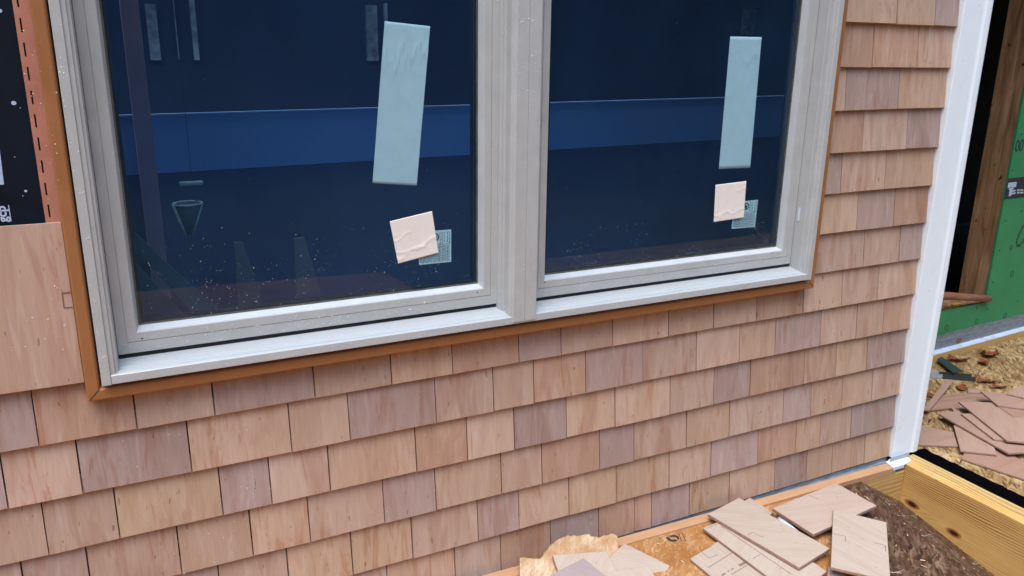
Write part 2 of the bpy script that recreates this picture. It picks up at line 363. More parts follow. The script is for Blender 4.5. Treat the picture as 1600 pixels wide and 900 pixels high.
MAUVE = {(0, 2.4), (2, 2.1), (3, 2.4), (4, 2.0), (5, 2.2), (6, 2.4), (7, 0.25), (7, -0.2), (7, 1.0), (8, 0.0), (8, 0.5), (8, 1.2), (8, 1.9), (9, 0.2), (9, 1.0), (9, 1.7), (9, 2.3),
  (10, -0.2), (10, 0.6), (10, 1.25), (10, 1.95), (11, 0.9), (11, 1.7), (11, 2.3), (12, 1.1), (12, 1.45), (12, 2.0), (11, 0.0), (12, 0.3)}
PLAIN = [(0.520, 0.362, 0.268), (0.500, 0.340, 0.245), (0.525, 0.378, 0.296), (0.502, 0.352, 0.272), (0.522, 0.366, 0.258)]
REDDY = (0.48, 0.308, 0.222)
bm = bmesh.new(); tone = bm.loops.layers.float_color.new('Tone'); seed = bm.loops.layers.float_color.new('Seed')
def shingle(bm, x0, x1, z0, z1, y0, y1, t0, t1, col):
    """one tapered shingle; butt at z0, front y0..y1, thickness t0..t1"""
    dz0, dz1 = rng.uniform(-0.0012, 0.0012), rng.uniform(-0.0012, 0.0012); yo = rng.uniform(-0.0010, 0.0006)
    b = 0.0012
    P = [(x0, y0 + yo + b, z0 + dz0), (x1, y0 + yo + b, z0 + dz1), (x1, y0 + yo, z0 + dz1 + b), (x0, y0 + yo, z0 + dz0 + b), (x0, y1 + yo, z1), (x1, y1 + yo, z1),
         (x0, y0 + t0, z0 + dz0), (x1, y0 + t0, z0 + dz1), (x0, y1 + t1, z1), (x1, y1 + t1, z1)]
    V = [bm.verts.new(p) for p in P]
    sv = (rng.random(), rng.random(), rng.random(), 1)
    for q in ((0, 1, 2, 3), (3, 2, 5, 4), (1, 0, 6, 7), (4, 5, 9, 8), (6, 8, 9, 7), (0, 3, 4, 8, 6), (2, 1, 7, 9, 5)):
        f = bm.faces.new([V[i] for i in q])
        for lp in f.loops: lp[tone] = (*col, 1); lp[seed] = sv
for k in range(-8, 13):
    zb = -k * E_
    if k == 12: zb = -1.520
    js = JN.get(k)
    if js is None:
        js = []; x = 1.96 + rng.uniform(0.02, 0.15)
        while x < 2.4: js.append(x); x += rng.uniform(0.12, 0.22)
    js = sorted(js)
    if k >= 7:
        x = js[0]
        while x > -2.6: x -= rng.uniform(0.1, 0.2); js.insert(0, round(x, 3))
        xl = -2.8
    else: xl = 1.935
    xs = [xl] + [j for j in js if xl + 0.02 < j < 2.45] + [2.4805]
    for a, b in zip(xs[:-1], xs[1:]):
        m = (a + b) / 2
        purple = any(kk == k and a < px < b for kk, px in MAUVE) or (a < -0.35 and rng.random() < 0.2)
        v = rng.uniform(0.90, 1.08)
        if purple: col = tuple(c * v for c in (0.412, 0.298, 0.262))
        elif rng.random() < 0.12: col = tuple(c * v for c in REDDY)
        else: col = tuple(c * v for c in rng.choice(PLAIN))
        g = rng.uniform(0.0011, 0.0019)
        zt = zb + (0.165 if k != 7 else 0.13)
        shingle(bm, a + g, b - g, zb, zt, 0.0, 0.012 * (zt - zb) / E_, 0.0125, 0.0035, col)
obj('shingle_siding', bm, MT['shingle'], wall)
# the uncut wide shingle at the left edge, its top still open
bm = bmesh.new(); tone = bm.loops.layers.float_color.new('Tone'); seed = bm.loops.layers.float_color.new('Seed')
shingle(bm, -0.47, -0.0885, -0.7625, -0.428, -0.006, -0.0015, 0.010, 0.005, (0.515, 0.350, 0.265))
shingle(bm, -0.70, -0.473, -0.7615, -0.428, -0.006, -0.0015, 0.010, 0.005, (0.51, 0.345, 0.26))
shingle(bm, -2.8, -0.703, -0.762, -0.428, -0.006, -0.0015, 0.010, 0.005, (0.50, 0.335, 0.25))
o = obj('uncovered_shingle', bm, MT['shingle'], wall); o['label'] = 'tall uncovered shingle course below the black membrane'
bm = bmesh.new()   # pressed corner mark in it
for (xa, ya, xb, yb) in ((97, 458, 110, 456.5), (97, 458, 100, 481), (100, 481, 113, 480)):
    p, q = at(xa, ya, (0, 1, 0), -0.0052), at(xb, yb, (0, 1, 0), -0.0052); d = (q - p).normalized(); s_ = Vector((-d.z, 0, d.x)) * 0.0012
    vs4 = [p - s_, q - s_, q + s_, p + s_]
    slab(bm, vs4, 0.0012, (0, -1, 0))
obj('pressed_mark', bm, MT['pencil'], wall)
# black weather membrane with its printing
bm = bmesh.new(); box(bm, -2.9, -0.088, 0.0095, 0.0145, -0.60, 1.25); mem = obj('weather_membrane', bm, MT['membrane'], wall)
def textmesh(name, txt, size, loc, rot, mat, parent, ext=0.0002, sx=1.0, bold=0.0):
    cu = bpy.data.curves.new(name, 'FONT'); cu.body = txt; cu.size = size; cu.extrude = ext; cu.offset = bold
    t = bpy.data.objects.new('tmp_text', cu); C.objects.link(t)
    dg = bpy.context.evaluated_depsgraph_get(); me = bpy.data.meshes.new_from_object(t.evaluated_get(dg)); bpy.data.objects.remove(t)
    me.materials.clear(); me.materials.append(mat)
    o = bpy.data.objects.new(name, me); C.objects.link(o)
    T = Matrix.Translation(loc) @ rot.to_matrix().to_4x4() @ Matrix.Diagonal((sx, 1, 1, 1))
    me.transform(T)
    o.parent = parent; o.location = -world_loc(parent)
    return o
from mathutils import Euler
# lettering reads upward along the roll
rot_up = Matrix(((0, -1, 0), (0, 0, -1), (1, 0, 0)))
textmesh('printed_lettering', 'gcp', 0.0225, (-0.1775, 0.0090, -0.4215), rot_up.to_quaternion(), MT['print'], mem, bold=0.0006)
bm = bmesh.new(); slab(bm, [(-0.1725, 0.0093, -0.4215), (-0.1710, 0.0093, -0.4215), (-0.1710, 0.0093, -0.390), (-0.1725, 0.0093, -0.390)], 0.0004, (0, -1, 0))
slab(bm, [(-0.26, 0.0093, -0.3505), (-0.1735, 0.0093, -0.3505), (-0.1705, 0.0093, -0.262), (-0.182, 0.0093, -0.20), (-0.26, 0.0093, -0.20)], 0.0004, (0, -1, 0))
for (cx, cz, r_) in ((-0.137, -0.201, 0.0042), (-0.136, -0.039, 0.0036), (-0.140, -0.365, 0.0025), (-0.146, -0.374, 0.001), (-0.149, -0.30, 0.001), (-0.128, -0.21, 0.0009), (-0.16, -0.13, 0.0009)):
    slab(bm, [(cx + r_ * math.cos(a), 0.0092, cz + r_ * 0.9 * math.sin(a)) for a in [i * math.pi / 6 for i in range(12)]], 0.0004, (0, -1, 0))
obj('printed_marks', bm, MT['print'], mem)
# white corner board
cb = tag(empty('corner_board', (2.52, -0.03, -1.5)), 'tall white painted corner board at the right end of the shingles', 'corner board')
bm = bmesh.new()
prof = [(2.4810, 0.016), (2.4810, -0.0105), (2.4825, -0.012), (2.574, -0.012), (2.581, -0.0135), (2.588, -0.0165), (2.608, -0.0170), (2.615, -0.0155), (2.6190, -0.011), (2.6200, 0.0), (2.6200, 0.13), (2.612, 0.13), (2.612, 0.016)]
prism(bm, prof, 'z', -1.520, 1.3)
obj('board', bm, MT['white'], cb)
for (px, py) in ((1503 + 27, 8), (1477 + 28, 95), (1470, 470), (1452, 455)):
    bm = bmesh.new(); p = at(px, py, (0, 1, 0), -0.0123); slab(bm, [p + Vector((0.0016 * math.cos(a), 0, 0.0012 * math.sin(a))) for a in [i * math.pi / 4 for i in range(8)]], 0.0004, (0, -1, 0))
    obj('nail_mark', bm, MT['pencil'], cb)

# ------------------------------------------------------------------ the twin window
win = tag(empty('twin_window', ((WX0 + WX1) / 2, -0.045, WZ0)), 'grey framed twin window with two dark blue panes', 'window')
bm = bmesh.new(); F_ = -0.045
ribs = [(0.018, F_ + 0.0012), (0.0205, F_ + 0.0028), (0.0265, F_ + 0.0036), (0.0280, F_ + 0.0075), (0.0330, F_ + 0.0085), (0.0342, F_ + 0.020), (0.0355, F_ + 0.022), (0.0358, 0.045)]
def jamb(bm, xo, sgn, z0, z1):
    prism(bm, [(xo, 0.045), (xo, F_ + 0.001), (xo + sgn * 0.001, F_), (xo + sgn * 0.0172, F_), (xo + sgn * 0.018, F_ + 0.0015), (xo + sgn * 0.018, 0.045)], 'z', z0, z1)
    prism(bm, [(xo + sgn * 0.0183, 0.045)] + [(xo + sgn * max(a, 0.0183), y) for a, y in ribs], 'z', WZ0 + 0.012, z1)
jamb(bm, WX0, 1, WZ0, WZ1); jamb(bm, WX1, -1, WZ0, WZ1)
prism(bm, [(0.045, WZ1 - 0.02), (F_, WZ1 - 0.02), (F_, WZ1), (0.045, WZ1)], 'x', WX0 + 0.018, WX1 - 0.018)
obj('frame', bm, MT['frame'], win)
bm = bmesh.new()
sp_ = [(0.045, WZ0 + 0.0005), (F_ + 0.001, WZ0 + 0.0005), (F_, WZ0 + 0.0015), (F_, WZ0 + 0.0185), (F_ + 0.0012, WZ0 + 0.020), (F_ + 0.008, WZ0 + 0.0212), (F_ + 0.009, WZ0 + 0.0232), (F_ + 0.022, WZ0 + 0.0255), (F_ + 0.0228, WZ0 + 0.0268), (0.02, WZ0 + 0.0325), (0.045, WZ0 + 0.034)]
prism(bm, sp_, 'x', WX0 + 0.0185, WX1 - 0.0185)
obj('sill', bm, MT['sill'], win)
bm = bmesh.new()
ML, MR = 0.880, 0.946
mp_ = [(ML, F_ - 0.0015), (ML + 0.0015, F_ - 0.0025), (0.9115, F_ - 0.0025), (0.9120, F_ - 0.0012), (0.9128, F_ - 0.0012), (0.9133, F_ - 0.0025), (MR - 0.0015, F_ - 0.0025), (MR, F_ - 0.001),
       (MR, F_ + 0.010), (MR + 0.006, F_ + 0.012), (MR + 0.008, F_ + 0.030), (MR + 0.014, F_ + 0.032), (MR + 0.014, 0.045),
       (ML - 0.018, 0.045), (ML - 0.018, F_ + 0.048), (ML - 0.015, F_ + 0.040), (ML - 0.015, F_ + 0.034), (ML - 0.009, F_ + 0.032), (ML - 0.0095, F_ + 0.018), (ML - 0.0085, F_ + 0.008), (ML - 0.005, F_ + 0.002), (ML - 0.001, F_ + 0.0005)]
prism(bm, mp_, 'z', WZ0 + 0.0065, WZ1 - 0.02)
obj('mullion', bm, MT['frame'], win)
bm = bmesh.new(); box(bm, WX0 + 0.036, WX1 - 0.036, 0.0160, 0.050, WZ0 + 0.025, -0.7210); obj('weather_gap', bm, MT['black'], win)
SASH = [(-0.0195, 0.864, 'l'), (0.962, 1.880, 'r')]
GY = 0.035
for (sx0, sx1, sd_) in SASH:
    sz0, sz1 = -0.7205, WZ1 - 0.022
    s_ = empty('sash', (sx0, 0.012, sz0)); s_.parent = win; s_.location = Vector((sx0, 0.012, sz0)) - Vector(win.location)
    bm = bmesh.new()
    wl = 0.046
    ring(bm, sx0, sx1, sz0, sz1, [(0.0, 0.0, 0.040), (0.0, 0.0, 0.0135), (0.001, 0.001, 0.0125), (0.0188, 0.0245, 0.0125), (0.0192, 0.0249, 0.0140), (0.0198, 0.0255, 0.0140), (0.0202, 0.0259, 0.0120),
                                  (wl - 0.008, 0.044, 0.0120), (wl - 0.006, 0.0462, 0.0135)])
    obj('stile_and_rail', bm, MT['frame'], s_)
    bm = bmesh.new()
    ring(bm, sx0, sx1, sz0, sz1, [(wl - 0.006, 0.0462, 0.0135), (wl - 0.001, 0.0535, 0.0300), (wl, 0.054, 0.0345)])
    obj('glazing_bead', bm, MT['bead'], s_)
    bm = bmesh.new()
    ring(bm, sx0, sx1, sz0, sz1, [(wl, 0.0542, 0.0330), (wl + 0.0035, 0.0575, 0.0338), (wl + 0.0037, 0.0577, 0.0362)])
    obj('seal', bm, MT['seal'], s_)
    bm = bmesh.new()
    ring(bm, sx0, sx1, sz0, sz1, [(wl + 0.002, 0.056, 0.0372), (wl + 0.011, 0.0625, 0.0374), (wl + 0.011, 0.0625, 0.055), (wl - 0.03, 0.03, 0.056)])
    obj('spacer', bm, MT['black'], s_)
    bm = bmesh.new(); box(bm, sx0 + wl + 0.0008, sx1 - wl - 0.0008, GY, GY + 0.0018, sz0 + 0.055, sz1 - 0.055, mi=1)
    bm.faces.ensure_lookup_table()
    for f in bm.faces:
        if f.normal.length == 0: f.normal_update()
        c_ = f.calc_center_median()
        if abs(c_.y - GY) < 1e-5: f.material_index = 0
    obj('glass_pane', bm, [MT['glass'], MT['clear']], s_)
    bm = bmesh.new()   # drain slot and little screw at the rail corners
    for (px, py) in (((222, 529), (746, 457)) if sd_ == 'l' else ((851, 441), (1207, 395))):
        p = at(px, py, (0, 1, 0), 0.0118); slab(bm, [p + Vector((0.0028 * math.cos(a), 0, 0.0013 * math.sin(a))) for a in [i * math.pi / 4 for i in range(8)]], 0.0006, (0, -1, 0))
    obj('drain_slot', bm, MT['black'], s_)
bm = bmesh.new(); p = at(1249, 335, (1, 0, 0), 1.8810); box(bm, 1.8788, 1.8802, p.y - 0.004, p.y + 0.004, p.z - 0.021, p.z + 0.021, 0.0006); obj('hinge_cover', bm, MT['metal_light'], win)
# brown vinyl trim: mitred left leg (with its slotted nailing flange), bottom leg, right leg
trim = tag(empty('window_trim', (0.93, -0.03, -0.79)), 'orange-brown vinyl trim mitred round the grey window, slotted flange at left', 'trim')
TP = [(0.0, 0.008), (0.0, -0.022), (-0.002, -0.0285), (-0.005, -0.031), (-0.0235, -0.0305), (-0.0260, -0.0285), (-0.0270, -0.024), (-0.0275, 0.004)]   # (outward offset from inner edge, y)
ix0, ix1, iz0, zt = WX0 - 0.0035, WX1 + 0.006, WZ0 - 0.0090, 1.25
bm = bmesh.new()
for (a, b) in ((lambda d: (ix0 + d, zt), lambda d: (ix0 + d, iz0 + d)), (lambda d: (ix0 + d, iz0 + d), lambda d: (ix1 - d, iz0 + d)), (lambda d: (ix1 - d, iz0 + d), lambda d: (ix1 - d, zt))):
    A = [bm.verts.new((a(d)[0], y, a(d)[1])) for d, y in TP]; B = [bm.verts.new((b(d)[0], y, b(d)[1])) for d, y in TP]
    for i in range(len(TP) - 1): bm.faces.new((A[i], A[i + 1], B[i + 1], B[i]))
obj('trim_face', bm, MT['trim'], trim)
bm = bmesh.new()   # dark mitre lines
for (x, z, dx, dz) in ((ix0 - 0.012, iz0 - 0.012, 0.010, 0.010), (ix1 + 0.012, iz0 - 0.012, -0.009, 0.009)):
    t_ = 0.0006; px_ = 0.0006 * (1 if dx > 0 else -1)
    slab(bm, [(x - dx + px_, -0.0314, z - dz), (x + dx + px_, -0.0314, z + dz), (x + dx - px_, -0.0314, z + dz + t_), (x - dx - px_, -0.0314, z - dz + t_)], 0.0004, (0, -1, 0))
obj('mitre_line', bm, MT['black'], trim)
# flange with slots, built as a ladder of strips
bm = bmesh.new(); x0, x1 = -0.1145, ix0 - 0.0262; sx_a, sx_b = -0.1075, -0.1045
pitch, sl_ = 0.0428, 0.0245
box(bm, x0, sx_a, 0.0035, 0.0055, -0.55, zt); box(bm, sx_b, x1, 0.0035, 0.0055, -0.55, zt)
z = -0.0505 - pitch * 12
while z < zt:
    box(bm, sx_a, sx_b, 0.0035, 0.0055, z, z + pitch - sl_); z += pitch
obj('nailing_flange', bm, MT['flange'], trim)
# stickers on the panes
def decal(name, px, y, mat, th=0.0006, sub=None):
    P = [at(a, b, (0, 1, 0), y) for a, b in px]
    bm = bmesh.new(); slab(bm, P, th, (0, -1, 0)); return obj(name, bm, mat), P
def patch(name, px, y0, mat, amp, folds, n=40):
    """a paper patch with real creases standing off the glass"""
    P = [at(a, b, (0, 1, 0), y0) for a, b in px]; bm = bmesh.new(); G = []
    for j in range(n + 1):
        row = []
        for i in range(n + 1):
            u, v = i / n, j / n
            p = (P[0] * (1 - u) + P[1] * u) * (1 - v) + (P[3] * (1 - u) + P[2] * u) * v
            h = 0.0
            for (fu0, fv0, fu1, fv1, wd, am) in folds:
                a = Vector((fu0, fv0)); b = Vector((fu1, fv1)); q = Vector((u, v)); t = max(0, min(1, (q - a).dot(b - a) / (b - a).length_squared))
                e = (q - (a + (b - a) * t) - Vector((0, 0.03 * math.sin(t * 6)))).length
                h += am * math.exp(-(e / wd) ** 2)
            row.append(bm.verts.new(p - Vector((0, h * amp + 0.0002, 0))))
        G.append(row)
    for j in range(n):
        for i in range(n): bm.faces.new((G[j][i], G[j][i + 1], G[j + 1][i + 1], G[j + 1][i]))
    B = [[bm.verts.new(v.co * 1.0 + Vector((0, 0.0007, 0))) for v in row] for row in (G[0], G[-1])]
    for row, b in zip((G[0], G[-1]), B):
        for i in range(n): bm.faces.new((row[i], row[i + 1], b[i + 1], b[i]))
    return obj(name, bm, mat, smooth=True)
IY = GY + 0.0024
o = patch('paper_strip', [(601, 33), (672, 41), (651, 290), (582, 286)], IY, MT['paper'], 0.0011, [(0.05, .18, .3, .28, .03, 1), (.3, .28, .42, .14, .03, 1), (.45, .2, .6, .2, .03, .8), (.6, .2, .8, .13, .02, 1), (.8, .15, 1, .18, .03, .8)], 60)
tag(o, 'long slanting pale strip stuck inside the left pane', 'paper strip')
o = patch('paper_strip', [(1141, 57), (1190, 58), (1172, 262), (1123, 264)], IY, MT['paper'], 0.001, [(0.5, .16, .9, .14, .02, 1)], 40)
tag(o, 'long narrow pale strip stuck inside the right pane', 'paper strip')
o = patch('card_label', [(609, 346), (675, 330), (685, 395), (622, 412)], GY - 0.0010, MT['card'], 0.0009, [(0, .46, .42, .36, .018, 1), (.05, .42, .45, .32, .012, -.4), (.45, .78, 1, .62, .04, 1), (0, .73, .7, .78, .025, .9), (0, .90, .3, .84, .03, .8), (0, .82, .5, .84, .015, -.4)])
tag(o, 'square pinkish creased label tilted on the left pane', 'label')
o = patch('card_label', [(1118, 289), (1166, 283), (1162, 340), (1115, 347)], GY - 0.0010, MT['card'], 0.0008, [(0, .84, .5, .78, .03, 1), (.5, .82, 1, .76, .025, 1), (0, .98, .25, .9, .03, .8), (.7, .22, 1, .20, .025, .8), (.8, .02, .95, .12, .02, .6)])
tag(o, 'upright pinkish creased label on the right pane', 'label')
def rating(px, lab, which):
    P = [at(a, b, (0, 1, 0), IY + 0.0005) for a, b in px]      # tl, tr, br, bl
    root = tag(empty('rating_label', P[3]), lab, 'label')
    bm = bmesh.new(); slab(bm, P, 0.0003, (0, -1, 0)); obj('paper', bm, MT['paper'], root)
    bm = bmesh.new(); y = IY + 0.0001
    def Q(u, v): p = (P[0] * (1 - u) + P[1] * u) * (1 - v) + (P[3] * (1 - u) + P[2] * u) * v; return Vector((p.x, y, p.z))
    def bar(u0, u1, v0, v1): slab(bm, [Q(u0, v0), Q(u1, v0), Q(u1, v1), Q(u0, v1)], 0.0002, (0, -1, 0))
    u = 0.04
    while u < 0.96:                                          # upright lines of small print
        wd = rng.uniform(0.012, 0.02); v = 0.47
        while v < 0.95:
            ln = rng.uniform(0.03, 0.10); bar(u, u + wd, v, min(v + ln, 0.96)); v += ln + 0.02
        u += 0.042
    for u in (0.66, 0.72, 0.78, 0.88, 0.94):
        v = 0.06
        while v < 0.38: ln = rng.uniform(0.04, 0.1); bar(u, u + 0.016, v, v + ln); v += ln + 0.025
    bar(0.05, 0.96, 0.425, 0.435)
    n = 20; cx, cz = 0.50, 0.20
    for i in range(n):                                        # round emblem
        a0, a1 = 2 * math.pi * i / n, 2 * math.pi * (i + 1) / n
        slab(bm, [Q(cx + r_ * math.cos(a), cz + r_ * .95 * math.sin(a)) for r_, a in ((0.14, a0), (0.14, a1), (0.105, a1), (0.105, a0))], 0.0002, (0, -1, 0))
    bar(cx - .06, cx - .01, cz - .08, cz + .07); bar(cx + .0, cx + .07, cz - .03, cz + .03); bar(cx - .02, cx + .05, cz + .04, cz + .08)
    obj('small_print', bm, MT['ink'], root)
rating([(651, 362.5), (705, 358.5), (705, 409), (655, 414)], 'small printed rating label beside the tilted pink label, left pane', 'l')
rating([(1148, 316), (1184.5, 312), (1179.5, 354.5), (1143, 357.5)], 'small printed rating label beside the upright pink label, right pane', 'r')

# ------------------------------------------------------------------ the room behind
room = tag(empty('room_interior', (2, 2, -1.5)), 'dark blue unfinished room seen through the window panes', 'room')
bm = bmesh.new()
box(bm, -2.0, 5.6, 3.3, 3.36, -1.7, 1.3); box(bm, -2.06, -2.0, 0.12, 3.36, -1.7, 1.3); pass
obj('back_wall', bm, MT['room'], room)
bm = bmesh.new(); prism(bm, [(2.60, 0.73), (2.64, 0.73), (5.64, 3.298), (5.58, 3.298)], 'z', -1.69, 1.299); box(bm, 5.6, 9.0, 3.3, 3.36, -1.69, 1.299); obj('dividing_wall', bm, MT['room_black'], room)  # added black wall, keeps the view through the wall opening dark
bm = bmesh.new(); box(bm, -2.06, 9.06, 0.121, 3.36, -1.76, -1.7); box(bm, -2.06, 9.06, 2.1, 3.36, 1.3, 1.36); box(bm, 2.6, 9.06, 0.121, 2.099, 1.3, 1.36); box(bm, -2.06, 2.599, 0.121, 0.90, 1.3, 1.36); obj('floor_and_ceiling', bm, MT['room_black'], room)  # ceiling left open in the middle, an added gap to light the room
BY = 1.2
def quadslab(bm, pts, th=0.03): slab(bm, pts, th, (0, -1, 0))
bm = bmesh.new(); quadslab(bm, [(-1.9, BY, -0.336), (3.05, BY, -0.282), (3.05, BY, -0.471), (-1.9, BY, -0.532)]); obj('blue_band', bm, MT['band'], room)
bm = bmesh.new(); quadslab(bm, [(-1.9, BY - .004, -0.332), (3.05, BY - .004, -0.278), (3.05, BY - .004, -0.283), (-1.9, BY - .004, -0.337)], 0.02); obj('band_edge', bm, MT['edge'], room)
bm = bmesh.new(); quadslab(bm, [(-1.9, BY + .006, -0.534), (3.05, BY + .006, -0.473), (3.05, BY + .006, -1.69), (-1.9, BY + .006, -1.69)]); obj('low_partition', bm, MT['low'], room)
for (xa, ya, xb, yb) in ((226, 6, 252, 94), (268, -20, 281, 93), (293, -20, 312, 94), (571, 8, 591, 95), (600, 5, 607, 95), (1163, 14, 1177, 54)):
    p, q_ = at(xa, ya, (0, 1, 0), 3.28), at(xb, yb, (0, 1, 0), 3.28)
    bm = bmesh.new(); box(bm, min(p.x, q_.x), max(p.x, q_.x), 3.27, 3.298, q_.z, p.z); obj('pale_opening', bm, MT['pale_room'], room)  # pale panels standing in for reflections in the glass
bm = bmesh.new()
box(bm, at(210, 200, (0, 1, 0), 1.1).x, at(238, 200, (0, 1, 0), 1.1).x, 1.1, 1.14, -1.69, 1.29); obj('stud', bm, MT['stud_in'], room)  # dim post standing in for a reflection in the left pane

for pts, mat, lab in (([(190, 365), (208, 362), (335, 480), (302, 492)], 'lean', 'upper dim teal board slanting inside the left pane corner'),
                       ([(186, 385), (288, 492), (232, 505), (186, 440)], 'lean', 'lower dim teal board slanting inside the left pane corner'),
                       ([(366, 380), (380, 380), (412, 476), (372, 480)], 'lean2', 'dim pinkish upright board end inside the left pane, mid bottom'),
                       ([(460, 374), (476, 372), (503, 462), (464, 466)], 'lean2', 'dim pinkish upright board end farther right inside the left pane')):
    bm = bmesh.new(); slab(bm, [at(a_, b_, (0, 1, 0), 0.42 if mat == 'lean' else 0.5) for a_, b_ in pts], 0.02, (0, -1, 0))
    tag(obj('leaning_board', bm, MT[mat]), lab, 'board', 'boards leaning in the room')  # slabs behind the glass that stand in for slanting reflections
lc = at(293, 340, (0, 1, 0), 0.75); kx = 0.75
pane_reflection = tag(empty('funnel_lamp', lc), 'unlit pale funnel-shaped lamp seen dimly inside the left pane', 'lamp')  # made-up funnel shape in place of a pale reflection on the glass
def circ(cx, cy, cz, r_, n=20): return [Vector((cx + r_ * math.cos(2 * math.pi * i / n), cy + r_ * math.sin(2 * math.pi * i / n), cz)) for i in range(n + 1)]
bt, tp = at(295, 366, (0, 1, 0), 0.75), at(293, 318, (0, 1, 0), 0.75); rt = (at(316, 318, (0, 1, 0), .75) - at(270, 318, (0, 1, 0), .75)).length / 2
bm = bmesh.new(); A_ = circ(tp.x, tp.y, tp.z, rt)[:-1]; B_ = circ(bt.x, bt.y, bt.z, rt * .3)[:-1]
VA = [bm.verts.new(v_) for v_ in A_]; VB = [bm.verts.new(v_) for v_ in B_]
for i in range(20): bm.faces.new((VA[i], VA[(i + 1) % 20], VB[(i + 1) % 20], VB[i]))
bm.faces.new(VB)
obj('shade', bm, MT['lamp_body'], pane_reflection, smooth=True)
bm = bmesh.new(); tube(bm, circ(tp.x, tp.y, tp.z, rt), 0.0035, 6); obj('rim', bm, MT['lamp'], pane_reflection, smooth=True)
for sg in (-1, 1):
    bm = bmesh.new(); tube(bm, [tp + Vector((sg * rt * .97, -0.012, 0)), bt + Vector((sg * rt * .27, -0.012, 0))], 0.005 if sg < 0 else 0.003, 6); obj('rib', bm, MT['lamp'], pane_reflection, smooth=True)
hp = at(300, 286, (0, 1, 0), 0.75); bm = bmesh.new(); box(bm, hp.x - .035, hp.x + .03, .74, .76, hp.z - .006, hp.z + .005, .003); obj('cap', bm, MT['lamp'], pane_reflection)
bm = bmesh.new(); tube(bm, [hp + Vector((0, 0, .9)), hp], 0.0006, 6); obj('cord', bm, MT['room'], pane_reflection)
# ------------------------------------------------------------------ green sheathed wall across the deck corner
DIR = Vector((0.9986, 0.05289, 0)); NRM = Vector((-0.05289, 0.9986, 0)); GC = 0.49957 + 0.035; A0 = at(1461, 556, (0, 0, 1), -1.56); A0 = A0 + NRM * (GC - A0.dot(NRM)); A0.z = 0
def G(s, off, z): p = A0 + DIR * s + NRM * off; return Vector((p.x, p.y, z))
def gs(px, py, off=0.0):
    p = at(px, py, NRM, GC + off); return (p - A0).dot(DIR), p.z
def gbox(bm, s0, s1, o0, o1, z0, z1, mi=0):
    V = [bm.verts.new(G(s, o, z)) for s in (s0, s1) for o in (o0, o1) for z in (z0, z1)]
    for f in [(0, 1, 3, 2), (4, 6, 7, 5), (0, 4, 5, 1), (2, 3, 7, 6), (0, 2, 6, 4), (1, 5, 7, 3)]: bm.faces.new([V[i] for i in f]).material_index = mi
gw = tag(empty('sheathed_wall', G(0, 0, Z2)), 'green sheathed wall with an open framed gap, right of the corner board', 'wall')
es = gs(1566, 330)[0]; ez = gs(1510, 479)[1]
bm = bmesh.new(); gbox(bm, -1.06, 3.5, 0, 0.0125, Z2, ez); gbox(bm, es, 3.5, 0, 0.0125, ez + 0.0002, 1.3); gbox(bm, -1.06, es - 0.0002, 0, 0.0125, 1.0, 1.3); obj('green_sheathing', bm, MT['green'], gw)
MT['stud'] = None
def stud_mat():
    s = NT('stained_stud'); v = s.coord((9, 9, 1.0)); a = s.noise(v, 3, 4, 0.6, 0.6); f = s.noise(s.coord((110, 110, 5)), 1, 4, 0.6)
    c = s.ramp(a, [(0.25, (0.13, 0.07, 0.030)), (0.5, (0.33, 0.19, 0.095)), (0.75, (0.52, 0.34, 0.20))])
    c = s.mix(c, s.mix(c, (0.7, 0.6, 0.5), 1.0, 'MULTIPLY'), s.ramp(f, [(0.4, 0.0), (0.7, 0.8)]))
    k = s.noise(s.coord((26, 26, 18)), 1, 1); c = s.mix(c, (0.02, 0.010, 0.006), s.ramp(k, [(0.70, 0.0), (0.74, 0.9)]))
    return s.fin(c, 0.65, 0.3)
MT['stud'] = stud_mat()
bm = bmesh.new(); gbox(bm, es + 0.001, es + 0.039, 0.0127, 0.1527, ez - 0.03, 1.28); obj('jamb_stud', bm, MT['stud'], gw)
bm = bmesh.new(); gbox(bm, es + 0.0395, 3.5, 0.0127, 0.1527, -1.69, 1.29); gbox(bm, -1.0, es + 0.039, 0.0127, 0.1527, -1.69, ez - 0.0305); obj('wall_fill', bm, MT['room_black'], gw)
bm = bmesh.new(); gbox(bm, -1.0, es + 0.0005, 0.0127, 0.150, ez - 0.030, ez - 0.002); obj('rough_sill', bm, MT['stud'], gw)
bm = bmesh.new(); box(bm, 2.50, 2.585, 0.1205, 0.72, -1.69, 1.29); obj('return_wall', bm, MT['room_black'], gw)
# rolled reddish strip lying along the rough sill
p0, p1 = at(1470, 461.5, NRM, GC - 0.004), at(1546, 467, NRM, GC - 0.012)
bm = bmesh.new(); d = (p1 - p0); tube(bm, [p0 - d * 1.5, p0, p0 + d * .5, p1], [0.021, 0.021, 0.019, 0.018], 14)
MT['redwood'] = cedar('reddish_roll', 'x', (0.30, 0.13, 0.085))
tag(obj('rolled_strip', bm, MT['redwood'], smooth=True), 'reddish brown rolled strip across the bottom of the wall opening', 'strip')
